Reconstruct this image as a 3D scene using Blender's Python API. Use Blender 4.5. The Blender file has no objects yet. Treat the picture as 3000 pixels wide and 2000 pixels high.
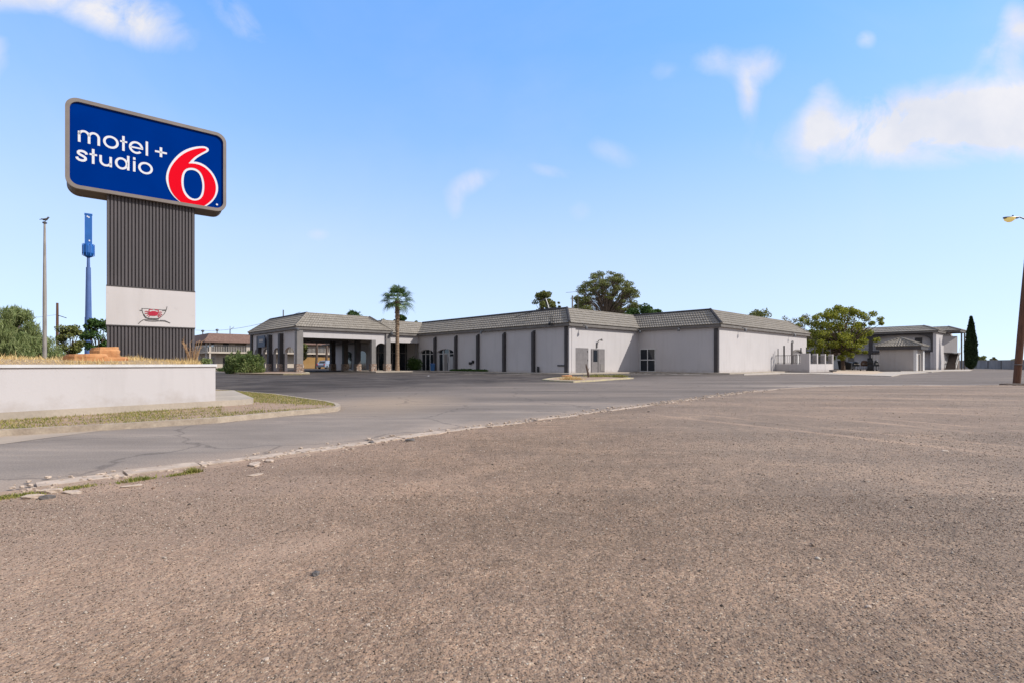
import bpy, math, random
import numpy as np
from mathutils import Vector, Matrix
from mathutils.geometry import tessellate_polygon
R = math.radians
random.seed(7); rng = np.random.default_rng(11)
scn = bpy.context.scene
COL = scn.collection
EYE = 1.1; HZ = 1063.0; F = 1500.0      # camera height (m), horizon row, focal length, both measured on the photograph

def G(px, py, z=0.0):
    """Point of the level plane z seen at a pixel of the photograph."""
    Y = F * (EYE - z) / (py - HZ)
    return ((px - 1500) / F * Y, Y)
def at(px, Y):
    return ((px - 1500) / F * Y, Y)
def zat(py, Y):
    return EYE + (HZ - py) / F * Y

# ------------------------------------------------------------------ materials
def _n(nt, t, **kw):
    n = nt.nodes.new(t)
    for k, v in kw.items():
        if k in n.inputs: n.inputs[k].default_value = v
        else: setattr(n, k, v)
    return n
def _mix(nt, fac, a, b, blend='MIX'):
    m = nt.nodes.new('ShaderNodeMix'); m.data_type = 'RGBA'; m.blend_type = blend
    for i, v in ((0, fac), (6, a), (7, b)):
        if isinstance(v, bpy.types.NodeSocket): nt.links.new(v, m.inputs[i])
        elif i == 0: m.inputs[0].default_value = v
        else: m.inputs[i].default_value = (*v[:3], 1)
    return m.outputs[2]
def _math(nt, op, a, b=None, c=None, clamp=False):
    m = nt.nodes.new('ShaderNodeMath'); m.operation = op; m.use_clamp = clamp
    for i, v in enumerate((a, b, c)):
        if v is None: continue
        if isinstance(v, bpy.types.NodeSocket): nt.links.new(v, m.inputs[i])
        else: m.inputs[i].default_value = v
    return m.outputs[0]
def _ramp(nt, fac, stops):
    r = nt.nodes.new('ShaderNodeValToRGB')
    el = r.color_ramp.elements
    while len(el) < len(stops): el.new(0.5)
    for e, (p, c) in zip(el, stops):
        e.position = p; e.color = (*c, 1) if len(c) == 3 else c
    nt.links.new(fac, r.inputs[0]); return r.outputs[0]
def _coord(nt, scale=(1, 1, 1), kind='Object', rot=(0, 0, 0)):
    tc = nt.nodes.new('ShaderNodeTexCoord'); mp = nt.nodes.new('ShaderNodeMapping')
    mp.inputs['Scale'].default_value = scale; mp.inputs['Rotation'].default_value = rot
    nt.links.new(tc.outputs[kind], mp.inputs[0]); return mp.outputs[0]
def _noise(nt, vec, scale, detail=4, rough=.55, dist=0):
    n = _n(nt, 'ShaderNodeTexNoise', Scale=scale, Detail=detail, Roughness=rough, Distortion=dist)
    nt.links.new(vec, n.inputs['Vector']); return n.outputs[0]
def new(name):
    m = bpy.data.materials.new(name); m.use_nodes = True
    nt = m.node_tree; bs = nt.nodes['Principled BSDF']; return m, nt, bs
KA = .76      # paint and surface albedos are written for an open sky and scaled once here
def mat(name, c1, c2=None, scale=3, rough=.8, bump=0, bscale=30, stretch=(1, 1, 1), metal=0, spec=.4, contrast=(.35, .65), fine=0.0):
    m, nt, bs = new(name)
    c1 = tuple(x * KA for x in c1); c2 = tuple(x * KA for x in c2) if c2 else None
    bs.inputs['Roughness'].default_value = rough; bs.inputs['Metallic'].default_value = metal
    bs.inputs['Specular IOR Level'].default_value = spec
    v = _coord(nt, stretch)
    col = None
    if c2 is not None:
        f = _ramp(nt, _noise(nt, v, scale, 6), [(contrast[0], (0, 0, 0)), (contrast[1], (1, 1, 1))])
        col = _mix(nt, f, c1, c2)
    if fine:
        g = _math(nt, 'MULTIPLY_ADD', _noise(nt, v, bscale, 3), fine, 1 - fine * .5)
        cc = nt.nodes.new('ShaderNodeCombineColor')
        for i in range(3): nt.links.new(g, cc.inputs[i])
        col = _mix(nt, 1.0, col if col is not None else c1, cc.outputs[0], 'MULTIPLY')
    if col is not None: nt.links.new(col, bs.inputs['Base Color'])
    else: bs.inputs['Base Color'].default_value = (*c1, 1)
    if bump:
        b = _n(nt, 'ShaderNodeBump', Strength=1.0, Distance=bump)
        nt.links.new(_noise(nt, v, bscale, 5), b.inputs['Height']); nt.links.new(b.outputs[0], bs.inputs['Normal'])
    return m

def stucco(name, c):
    """Painted stucco with faint weather streaks and scuffs."""
    m, nt, bs = new(name); c = tuple(x * KA for x in c)
    bs.inputs['Roughness'].default_value = .9; bs.inputs['Specular IOR Level'].default_value = .2
    v = _coord(nt); vs = _coord(nt, (1.3, 1.3, .16))
    blot = _ramp(nt, _noise(nt, v, .45, 5), [(.35, (0, 0, 0)), (.7, (1, 1, 1))])
    streak = _ramp(nt, _noise(nt, vs, 1.6, 6, .62), [(.5, (0, 0, 0)), (.8, (1, 1, 1))])
    scuff = _ramp(nt, _noise(nt, v, 5.5, 6, .7), [(.62, (0, 0, 0)), (.75, (1, 1, 1))])
    a = _mix(nt, _math(nt, 'MULTIPLY', blot, .55), c, tuple(x * .9 for x in c))
    a = _mix(nt, _math(nt, 'MULTIPLY', streak, .45), a, (c[0] * .74, c[1] * .72, c[2] * .7))
    a = _mix(nt, _math(nt, 'MULTIPLY', scuff, .34), a, (c[0] * .68, c[1] * .68, c[2] * .68))
    # soil splashed up the foot of the wall in irregular tongues
    sz = nt.nodes.new('ShaderNodeSeparateXYZ'); nt.links.new(v, sz.inputs[0])
    spl = _math(nt, 'SUBTRACT', _math(nt, 'MULTIPLY', _noise(nt, v, 2.6, 6, .7), 1.15), _math(nt, 'MULTIPLY', sz.outputs[2], 1.1), clamp=True)
    spl = _ramp(nt, spl, [(.12, (0, 0, 0)), (.5, (1, 1, 1))])
    a = _mix(nt, _math(nt, 'MULTIPLY', spl, .38), a, (.27, .215, .17))
    nt.links.new(a, bs.inputs['Base Color'])
    b = _n(nt, 'ShaderNodeBump', Strength=.35, Distance=.006)
    nt.links.new(_noise(nt, v, 38, 4), b.inputs['Height']); nt.links.new(b.outputs[0], bs.inputs['Normal'])
    return m
M = {}
M['stucco'] = stucco('stucco_white', (.605, .568, .562))
M['stucco2'] = stucco('stucco_grey_white', (.48, .435, .405))
M['trim'] = mat('trim_dark', (.052, .046, .047), (.068, .06, .06), 2, .7)
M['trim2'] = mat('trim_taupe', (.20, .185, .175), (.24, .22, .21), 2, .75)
M['fascia'] = mat('fascia_paint', (.16, .142, .13), (.21, .19, .175), 1.5, .8)
M['dark'] = mat('dark_void', (.018, .018, .02), None, rough=.8)
M['door'] = mat('door_paint', (.185, .17, .17), (.235, .215, .215), 3, .6)
M['white'] = mat('white_paint', (.72, .70, .69), (.62, .60, .58), 6, .6)
M['concrete'] = mat('concrete', (.52, .44, .355), (.40, .34, .275), 1.2, .9, .004, 25, fine=.35)
M['concrete_pale'] = mat('concrete_pale', (.58, .50, .41), (.44, .37, .305), 4, .9, .006, 30, fine=.5)
M['yellow'] = mat('yellow_kerb_paint', (.60, .50, .27), (.44, .37, .28), 3, .85, .003, 30, fine=.3)
M['wood'] = mat('brown_wood_pole', (.17, .075, .04), (.10, .045, .025), 4, .85, .006, 14, stretch=(6, 6, .5), fine=.4)
M['woodfence'] = mat('tan_fence_boards', (.52, .30, .10), (.44, .25, .09), .8, .85, stretch=(2, 2, .3), fine=.3)
M['greypole'] = mat('weathered_grey_pole', (.40, .36, .32), (.25, .22, .195), 3, .8, .002, 30, stretch=(5, 5, .6), fine=.3)
M['bark'] = mat('bark', (.16, .11, .08), (.09, .06, .045), 6, .95, .02, 12, stretch=(2, 2, .6), fine=.4)
M['blue'] = mat('blue_paint', (.008, .11, .40), (.012, .13, .46), 1, .5)
M['lightblue'] = mat('faded_blue_paint', (.09, .17, .40), (.07, .13, .33), 1, .5)
M['signblue'] = mat('sign_blue', (.0, .027, .215), (.0, .031, .24), 1, .6, spec=.0)
M['signred'] = mat('sign_red', (.80, .006, .020), None, rough=.6, spec=.0)
M['signwhite'] = mat('sign_white', (.78, .78, .82), None, rough=.4)
M['signframe'] = mat('sign_frame_metal', (.25, .21, .185), (.21, .175, .155), 3, .5, fine=.15)
M['signbox'] = mat('sign_box_side', (.13, .10, .085), (.10, .078, .065), 3, .6)
M['ribs'] = mat('ribbed_cladding', (.112, .098, .102), (.09, .08, .083), 2, .65, stretch=(1, 1, .3), fine=.2)
M['panelwhite'] = stucco('panel_white', (.645, .605, .595))
M['crab'] = mat('crab_red', (.42, .006, .035), (.50, .01, .05), 20, .6)
M['ink'] = mat('faded_black_ink', (.05, .05, .05), (.16, .15, .15), 30, .7)
M['pinkish'] = mat('pink_tint', (.62, .44, .46), None, rough=.8)
M['rockorange'] = mat('orange_sandstone', (.70, .36, .16), (.46, .20, .08), 4.5, .95, .03, 9, fine=.6)
M['chunk'] = mat('broken_concrete', (.62, .49, .385), (.44, .34, .265), 7, .95, .01, 22, fine=.4)
M['dark_stone'] = mat('dark_stone', (.10, .09, .085), (.16, .14, .13), 7, .9)
M['metal'] = mat('dull_metal', (.16, .16, .165), None, rough=.45, metal=.6)
M['railing'] = mat('white_railing', (.66, .62, .58), None, rough=.6)
M['brownroof'] = mat('brown_shingle', (.24, .15, .12), (.17, .10, .08), 3, .9, fine=.4)
M['beige'] = mat('beige_wall', (.62, .54, .45), (.55, .47, .39), .5, .9)
M['pinkwall'] = mat('pinkish_wall', (.52, .40, .33), (.46, .35, .29), .6, .9)
M['black'] = mat('black_plastic', (.012, .012, .014), None, rough=.5)
M['brown'] = mat('brown_cart', (.09, .045, .025), None, rough=.7)
M['bin_blue'] = mat('blue_plastic', (.015, .10, .26), None, rough=.5)
M['silver'] = mat('silver_car_paint', (.42, .47, .56), None, rough=.28, metal=.5)
M['rubber'] = mat('tyre_rubber', (.02, .02, .02), None, rough=.9)
M['dirt'] = mat('dry_soil', (.42, .29, .20), (.34, .23, .16), 3, .95, .01, 25, fine=.5)
M['strawsoil'] = mat('straw_covered_soil', (.46, .33, .18), (.38, .26, .15), 3, .95, .01, 25, fine=.5)
M['steps'] = mat('stair_tread', (.20, .155, .13), (.15, .12, .10), 3, .9)
M['frontpanel'] = mat('faded_door_panel', (.62, .60, .58), (.50, .48, .47), 2, .7)

def glass(name, c=(.012, .016, .022), rough=.06):
    m, nt, bs = new(name)
    bs.inputs['Base Color'].default_value = (*c, 1); bs.inputs['Roughness'].default_value = rough
    bs.inputs['Specular IOR Level'].default_value = .6
    return m
M['glass'] = glass('dark_glass')
M['glasspale'] = glass('papered_glass', (.30, .30, .31), .25)
def amber():
    m, nt, bs = new('amber_lens')
    bs.inputs['Base Color'].default_value = (.72, .55, .18, 1); bs.inputs['Roughness'].default_value = .25
    bs.inputs['Emission Color'].default_value = (1, .78, .30, 1); bs.inputs['Emission Strength'].default_value = .12
    return m
M['amber'] = amber()

def rooftile():
    m, nt, bs = new('concrete_roof_tiles')
    bs.inputs['Roughness'].default_value = .85; bs.inputs['Specular IOR Level'].default_value = .25
    v = _coord(nt)
    a = _ramp(nt, _noise(nt, v, 2.2, 5, .7), [(.3, (0.176, 0.155, 0.131)), (.5, (0.233, 0.208, 0.176)), (.7, (0.286, 0.257, 0.221))])
    br = _ramp(nt, _noise(nt, v, 14, 3), [(.35, (.86, .85, .84)), (.6, (1, 1, 1))])
    nt.links.new(_mix(nt, 1.0, a, br, 'MULTIPLY'), bs.inputs['Base Color'])
    b = _n(nt, 'ShaderNodeBump', Strength=.6, Distance=.01)
    nt.links.new(_noise(nt, v, 40, 3), b.inputs['Height']); nt.links.new(b.outputs[0], bs.inputs['Normal'])
    return m
M['tile'] = rooftile()

def fieldstone():
    m, nt, bs = new('fieldstone_cladding')
    v = _coord(nt)
    vo = _n(nt, 'ShaderNodeTexVoronoi', Scale=5.5); nt.links.new(v, vo.inputs['Vector'])
    ed = _n(nt, 'ShaderNodeTexVoronoi', Scale=5.5); ed.feature = 'DISTANCE_TO_EDGE'; nt.links.new(v, ed.inputs['Vector'])
    sep = nt.nodes.new('ShaderNodeSeparateColor'); nt.links.new(vo.outputs['Color'], sep.inputs[0])
    c = _ramp(nt, sep.outputs[0], [(0, (.22, .14, .10)), (.35, (.34, .24, .18)), (.65, (.28, .235, .205)), (1, (.44, .34, .27))])
    e = _ramp(nt, ed.outputs['Distance'], [(.02, (0, 0, 0)), (.08, (1, 1, 1))])
    nt.links.new(_mix(nt, e, (.07, .06, .055), c), bs.inputs['Base Color'])
    b = _n(nt, 'ShaderNodeBump', Strength=1, Distance=.04); nt.links.new(e, b.inputs['Height']); nt.links.new(b.outputs[0], bs.inputs['Normal'])
    bs.inputs['Roughness'].default_value = .95
    return m
M['stone'] = fieldstone()

def leafmat(name, stops, rough=.6, trans=.25):
    m, nt, bs = new(name)
    ge = nt.nodes.new('ShaderNodeNewGeometry')
    v = _coord(nt)
    f = _math(nt, 'ADD', _math(nt, 'MULTIPLY', ge.outputs['Random Per Island'], .55), _math(nt, 'MULTIPLY', _noise(nt, v, .9, 3), .45))
    c = _ramp(nt, f, stops)
    nt.links.new(c, bs.inputs['Base Color']); bs.inputs['Roughness'].default_value = rough
    bs.inputs['Specular IOR Level'].default_value = .25
    tr = nt.nodes.new('ShaderNodeBsdfTranslucent'); nt.links.new(c, tr.inputs[0])
    mx = nt.nodes.new('ShaderNodeMixShader'); mx.inputs[0].default_value = trans
    nt.links.new(bs.outputs[0], mx.inputs[1]); nt.links.new(tr.outputs[0], mx.inputs[2])
    nt.links.new(mx.outputs[0], nt.nodes['Material Output'].inputs[0])
    return m
M['leaf_olive'] = leafmat('olive_green_leaves', [(.1, (.05, .065, .018)), (.5, (.14, .155, .04)), (.9, (.28, .27, .09))])
M['leaf_light'] = leafmat('light_olive_leaves', [(.1, (.06, .08, .02)), (.5, (.17, .19, .055)), (.9, (.34, .33, .13))], trans=.35)
M['leaf_yellow'] = leafmat('yellow_green_leaves', [(.1, (.085, .105, .015)), (.45, (.215, .235, .03)), (.9, (.46, .44, .065))], trans=.4)
M['leaf_dark'] = leafmat('dark_green_leaves', [(.1, (.016, .04, .010)), (.5, (.045, .09, .018)), (.9, (.10, .16, .03))])
M['leaf_cypress'] = leafmat('cypress_needles', [(.1, (.008, .018, .008)), (.5, (.018, .038, .014)), (.9, (.045, .07, .025))], trans=.1)
M['leaf_feather'] = leafmat('feathery_grey_green_leaves', [(.1, (.09, .13, .035)), (.5, (.21, .25, .09)), (.9, (.40, .42, .20))], trans=.4)
M['leaf_sage'] = leafmat('oleander_leaves', [(.1, (.018, .04, .012)), (.42, (.06, .10, .025)), (.62, (.17, .22, .06)), (.9, (.46, .46, .22))], trans=.2)
M['leaf_brown'] = leafmat('sparse_brownish_leaves', [(.1, (.08, .07, .03)), (.5, (.17, .15, .07)), (.9, (.26, .25, .12))], trans=.3)
M['palm_leaf'] = leafmat('palm_fronds', [(.1, (.02, .05, .015)), (.5, (.06, .11, .03)), (.9, (.24, .30, .12))], trans=.2)
M['grass_green'] = leafmat('green_grass', [(.1, (.08, .11, .02)), (.38, (.17, .19, .035)), (.62, (.34, .29, .09)), (.9, (.50, .38, .18))], trans=.35)
M['grass_dry'] = leafmat('dry_straw_grass', [(.1, (.36, .24, .10)), (.5, (.62, .44, .19)), (.9, (.82, .64, .34))], trans=.3)

def gravelmat():
    m, nt, bs = new('gravel_ground')
    bs.inputs['Roughness'].default_value = .92; bs.inputs['Specular IOR Level'].default_value = .2
    v = _coord(nt)
    vo = _n(nt, 'ShaderNodeTexVoronoi', Scale=95, Randomness=1.0); nt.links.new(v, vo.inputs['Vector'])
    vo2 = _n(nt, 'ShaderNodeTexVoronoi', Scale=34, Randomness=1.0); nt.links.new(v, vo2.inputs['Vector'])
    sep = nt.nodes.new('ShaderNodeSeparateColor'); nt.links.new(vo.outputs['Color'], sep.inputs[0])
    sep2 = nt.nodes.new('ShaderNodeSeparateColor'); nt.links.new(vo2.outputs['Color'], sep2.inputs[0])
    c = _ramp(nt, sep.outputs[0], [(0, (0.124, 0.083, 0.058)), (.12, (0.218, 0.139, 0.094)), (.45, (0.314, 0.201, 0.133)), (.75, (0.363, 0.240, 0.158)), (.93, (0.436, 0.308, 0.209)), (1, (0.639, 0.491, 0.354))])
    c2 = _ramp(nt, sep2.outputs[1], [(0, (0.197, 0.117, 0.070)), (.5, (0.230, 0.143, 0.086)), (.86, (0.215, 0.147, 0.099)), (1, (0.139, 0.095, 0.065))])
    c = _mix(nt, .32, c, c2)
    big = _ramp(nt, _noise(nt, v, .13, 5, .6), [(.35, (0, 0, 0)), (.65, (1, 1, 1))])
    c = _mix(nt, _math(nt, 'MULTIPLY', big, .5), c, (0.170, 0.124, 0.085))
    mid = _ramp(nt, _noise(nt, v, .9, 8, .74), [(.3, (.74, .73, .73)), (.52, (1, 1, 1)), (.72, (1.20, 1.17, 1.14))])
    speck = _ramp(nt, _noise(nt, v, 26, 3, .8), [(.28, (.45, .43, .42)), (.37, (1, 1, 1)), (.70, (1, 1, 1)), (.78, (1.5, 1.5, 1.5))])
    c = _mix(nt, .8, c, speck, 'MULTIPLY')
    c = _mix(nt, 1.0, c, mid, 'MULTIPLY')
    grit = _ramp(nt, _noise(nt, v, 7, 12, .86), [(.36, (.50, .49, .48)), (.46, (.88, .88, .88)), (.54, (1.08, 1.08, 1.08)), (.64, (1.55, 1.53, 1.50))])
    c = _mix(nt, .85, c, grit, 'MULTIPLY')
    # the left part of the lot carries more fine pinkish tan dust
    sx0 = nt.nodes.new('ShaderNodeSeparateXYZ'); nt.links.new(v, sx0.inputs[0])
    lf = _math(nt, 'DIVIDE', _math(nt, 'SUBTRACT', _math(nt, 'ADD', .6, _math(nt, 'MULTIPLY', _math(nt, 'SUBTRACT', _noise(nt, v, .8, 5, .65), .5), 5)), sx0.outputs[0]), 3.2, clamp=True)
    c = _mix(nt, _math(nt, 'MULTIPLY', lf, .5), c, (.30, .218, .168))
    # towards the right the chips are washed clean and greyer; broad soft sweeps of finer, paler fill cross the lot
    rt = _math(nt, 'DIVIDE', _math(nt, 'ADD', sx0.outputs[0], _math(nt, 'MULTIPLY', _noise(nt, v, .5, 5), 2.0)), 4.5, clamp=True)
    c = _mix(nt, _math(nt, 'MULTIPLY', rt, .34), c, (.185, .168, .150))
    vsw = _coord(nt, (.32, 1.0, 1), rot=(0, 0, R(38)))
    sw_ = _ramp(nt, _noise(nt, vsw, .55, 6, .6, .4), [(.36, (.84, .84, .84)), (.5, (1, 1, 1)), (.64, (1.22, 1.20, 1.17))])
    c = _mix(nt, 1.0, c, sw_, 'MULTIPLY')
    # compacted dusty wheel tracks: smooth lighter bands along straight runs of the lot
    sx = nt.nodes.new('ShaderNodeSeparateXYZ'); nt.links.new(v, sx.inputs[0])
    wob = _math(nt, 'MULTIPLY', _math(nt, 'SUBTRACT', _noise(nt, v, .3, 2), .5), .9)
    patch = _ramp(nt, _noise(nt, v, .6, 4, .6), [(.36, (0, 0, 0)), (.6, (1, 1, 1))])
    tot = None
    for (ax, ay, bx, by, w, k) in TRACKS:
        L = math.hypot(bx - ax, by - ay); dx, dy = (bx - ax) / L, (by - ay) / L
        px = _math(nt, 'SUBTRACT', sx.outputs[0], ax); py = _math(nt, 'SUBTRACT', sx.outputs[1], ay)
        dist = _math(nt, 'ABSOLUTE', _math(nt, 'ADD', _math(nt, 'SUBTRACT', _math(nt, 'MULTIPLY', px, dy), _math(nt, 'MULTIPLY', py, dx)), wob))
        al = _math(nt, 'ADD', _math(nt, 'MULTIPLY', px, dx), _math(nt, 'MULTIPLY', py, dy))
        f = _math(nt, 'SUBTRACT', 1, _math(nt, 'DIVIDE', dist, w), clamp=True)
        e1 = _math(nt, 'DIVIDE', al, 1.5, clamp=True); e2 = _math(nt, 'DIVIDE', _math(nt, 'SUBTRACT', L, al), 1.5, clamp=True)
        f = _math(nt, 'MULTIPLY', _math(nt, 'MULTIPLY', f, k), _math(nt, 'MULTIPLY', e1, e2))
        tot = f if tot is None else _math(nt, 'MAXIMUM', tot, f)
    ex_ = _math(nt, 'DIVIDE', _math(nt, 'SUBTRACT', sx.outputs[0], 1.80), .15); ey_ = _math(nt, 'DIVIDE', _math(nt, 'SUBTRACT', sx.outputs[1], 2.47), .13)
    spot = _math(nt, 'SUBTRACT', 1.3, _math(nt, 'ADD', _math(nt, 'SQRT', _math(nt, 'ADD', _math(nt, 'MULTIPLY', ex_, ex_), _math(nt, 'MULTIPLY', ey_, ey_))), _math(nt, 'MULTIPLY', _noise(nt, v, 9, 4), .5)), clamp=True)
    tot = _math(nt, 'MAXIMUM', tot, _math(nt, 'MULTIPLY', spot, 1.3), clamp=True)
    tf = _math(nt, 'MULTIPLY', tot, _math(nt, 'MULTIPLY_ADD', patch, .75, .05))
    c = _mix(nt, tf, c, (0.410, 0.282, 0.197))
    nt.links.new(c, bs.inputs['Base Color'])
    h = _math(nt, 'ADD', _math(nt, 'MULTIPLY', vo.outputs['Distance'], -.5), _math(nt, 'MULTIPLY', vo2.outputs['Distance'], -.9))
    h = _math(nt, 'MULTIPLY', h, _math(nt, 'SUBTRACT', 1, _math(nt, 'MULTIPLY', tf, .75)))
    h = _math(nt, 'ADD', h, _math(nt, 'MULTIPLY', _noise(nt, v, 1.3, 6, .62), 3.0))
    b = _n(nt, 'ShaderNodeBump', Strength=1, Distance=.009); nt.links.new(h, b.inputs['Height']); nt.links.new(b.outputs[0], bs.inputs['Normal'])
    return m
TRACKS = [(2.6, 11.4, 6.3, 5.2, .17, .75), (3.3, 11.5, 7.2, 5.6, .14, .6), (5.2, 11.7, 7.9, 7.0, .16, .7), (5.9, 12.0, 8.8, 7.3, .13, .6), (7.6, 12.4, 11.2, 9.8, .2, .6),
          (-2.7, 1.3, -.4, 4.1, .24, 1.0), (-1.6, 3.6, .9, 6.6, .20, .5), (8, 16.5, 19, 14.0, .7, .6), (9, 19.5, 22, 16.5, .6, .5)]
M['gravel'] = gravelmat()

def pebblemat():
    m, nt, bs = new('loose_pebbles')
    ge = nt.nodes.new('ShaderNodeNewGeometry')
    c = _ramp(nt, ge.outputs['Random Per Island'], [(0, (0.046, 0.037, 0.031)), (.14, (0.110, 0.083, 0.064)), (.32, (0.188, 0.125, 0.090)), (.55, (0.230, 0.165, 0.121)), (.75, (0.267, 0.216, 0.172)), (.9, (0.350, 0.286, 0.228)), (.965, (0.424, 0.356, 0.288)), (1, (0.645, 0.572, 0.479))])
    nt.links.new(c, bs.inputs['Base Color']); bs.inputs['Roughness'].default_value = .9; bs.inputs['Specular IOR Level'].default_value = .25
    return m
M['pebble'] = pebblemat()

def asphaltmat():
    m, nt, bs = new('worn_asphalt')
    bs.inputs['Roughness'].default_value = .95; bs.inputs['Specular IOR Level'].default_value = .08
    v = _coord(nt)
    # direction of the drive lane: streaks run along it
    vs = _coord(nt, (.16, 1.0, 1), rot=(0, 0, R(-47.4)))
    sx = nt.nodes.new('ShaderNodeSeparateXYZ'); nt.links.new(v, sx.inputs[0])
    x, y = sx.outputs[0], sx.outputs[1]
    d = _math(nt, 'ADD', _math(nt, 'MULTIPLY', _math(nt, 'SUBTRACT', x, 1.3), -.736), _math(nt, 'MULTIPLY', _math(nt, 'SUBTRACT', y, 10.6), .677))
    dn = _math(nt, 'ADD', d, _math(nt, 'MULTIPLY', _math(nt, 'SUBTRACT', _noise(nt, v, .12, 4), .5), 12))
    far = _math(nt, 'DIVIDE', _math(nt, 'SUBTRACT', dn, 9.0), 7.0, clamp=True)
    base = _mix(nt, far, (.168, .140, .121), (.050, .042, .038))
    near = _math(nt, 'DIVIDE', _math(nt, 'SUBTRACT', 17, _math(nt, 'ADD', y, _math(nt, 'MULTIPLY', _math(nt, 'SUBTRACT', _noise(nt, v, .3, 4), .5), 9))), 9, clamp=True)
    base = _mix(nt, near, base, (.262, .220, .188))
    st = _ramp(nt, _noise(nt, vs, .55, 8, .68), [(.3, (.58, .58, .60)), (.48, (.95, .95, .95)), (.68, (1.55, 1.48, 1.40))])
    base = _mix(nt, .85, base, st, 'MULTIPLY')
    pt = _ramp(nt, _noise(nt, v, .35, 6, .66, .6), [(.42, (0, 0, 0)), (.62, (1, 1, 1))])
    base = _mix(nt, _math(nt, 'MULTIPLY', pt, .45), base, (.165, .138, .12))
    # blown dust at the gravel edge and at the tip of the grass island
    edge = _math(nt, 'SUBTRACT', 1, _math(nt, 'DIVIDE', _math(nt, 'ABSOLUTE', _math(nt, 'ADD', d, _math(nt, 'MULTIPLY', _math(nt, 'SUBTRACT', _noise(nt, v, 1.2, 5), .5), 1.2))), .9), clamp=True)
    base = _mix(nt, _math(nt, 'MULTIPLY', _math(nt, 'MULTIPLY', edge, .8), _math(nt, 'DIVIDE', _math(nt, 'SUBTRACT', 14, x), 3, clamp=True)), base, (.33, .255, .20))
    e2 = _math(nt, 'SUBTRACT', 1, _math(nt, 'DIVIDE', _math(nt, 'ABSOLUTE', _math(nt, 'ADD', _math(nt, 'SUBTRACT', y, 25.2), _math(nt, 'MULTIPLY', _math(nt, 'SUBTRACT', _noise(nt, v, .5, 5), .5), 3))), 1.9), clamp=True)
    e2 = _math(nt, 'MULTIPLY', e2, _math(nt, 'DIVIDE', _math(nt, 'SUBTRACT', x, 9), 6, clamp=True))
    base = _mix(nt, _math(nt, 'MULTIPLY', e2, .75), base, (.40, .33, .27))
    tx = _math(nt, 'DIVIDE', _math(nt, 'ADD', x, 3.3), 1.9); ty = _math(nt, 'DIVIDE', _math(nt, 'SUBTRACT', y, 14.2), 3.4)
    tip = _math(nt, 'SUBTRACT', 1.25, _math(nt, 'SQRT', _math(nt, 'ADD', _math(nt, 'MULTIPLY', tx, tx), _math(nt, 'MULTIPLY', ty, ty))), clamp=True)
    base = _mix(nt, _math(nt, 'MULTIPLY', tip, .8), base, (.30, .23, .17))
    fine = _ramp(nt, _noise(nt, v, 55, 3, .7), [(.3, (.72, .72, .72)), (.7, (1.25, 1.25, 1.25))])
    base = _mix(nt, 1.0, base, fine, 'MULTIPLY')
    # old cracks
    ed = _n(nt, 'ShaderNodeTexVoronoi', Scale=.33); ed.feature = 'DISTANCE_TO_EDGE'
    vv = nt.nodes.new('ShaderNodeVectorMath'); vv.operation = 'ADD'
    nn = _n(nt, 'ShaderNodeTexNoise', Scale=1.1, Detail=5.0); nt.links.new(v, nn.inputs['Vector'])
    nt.links.new(v, vv.inputs[0]); nt.links.new(nn.outputs['Color'], vv.inputs[1]); nt.links.new(vv.outputs[0], ed.inputs['Vector'])
    cr = _ramp(nt, ed.outputs['Distance'], [(.0, (1, 1, 1)), (.012, (0, 0, 0))])
    base = _mix(nt, _math(nt, 'MULTIPLY', cr, .45), base, (.05, .045, .045))
    nt.links.new(base, bs.inputs['Base Color'])
    b = _n(nt, 'ShaderNodeBump', Strength=.7, Distance=.008); nt.links.new(_noise(nt, v, 70, 4), b.inputs['Height']); nt.links.new(b.outputs[0], bs.inputs['Normal'])
    return m
M['asphalt'] = asphaltmat()

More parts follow.
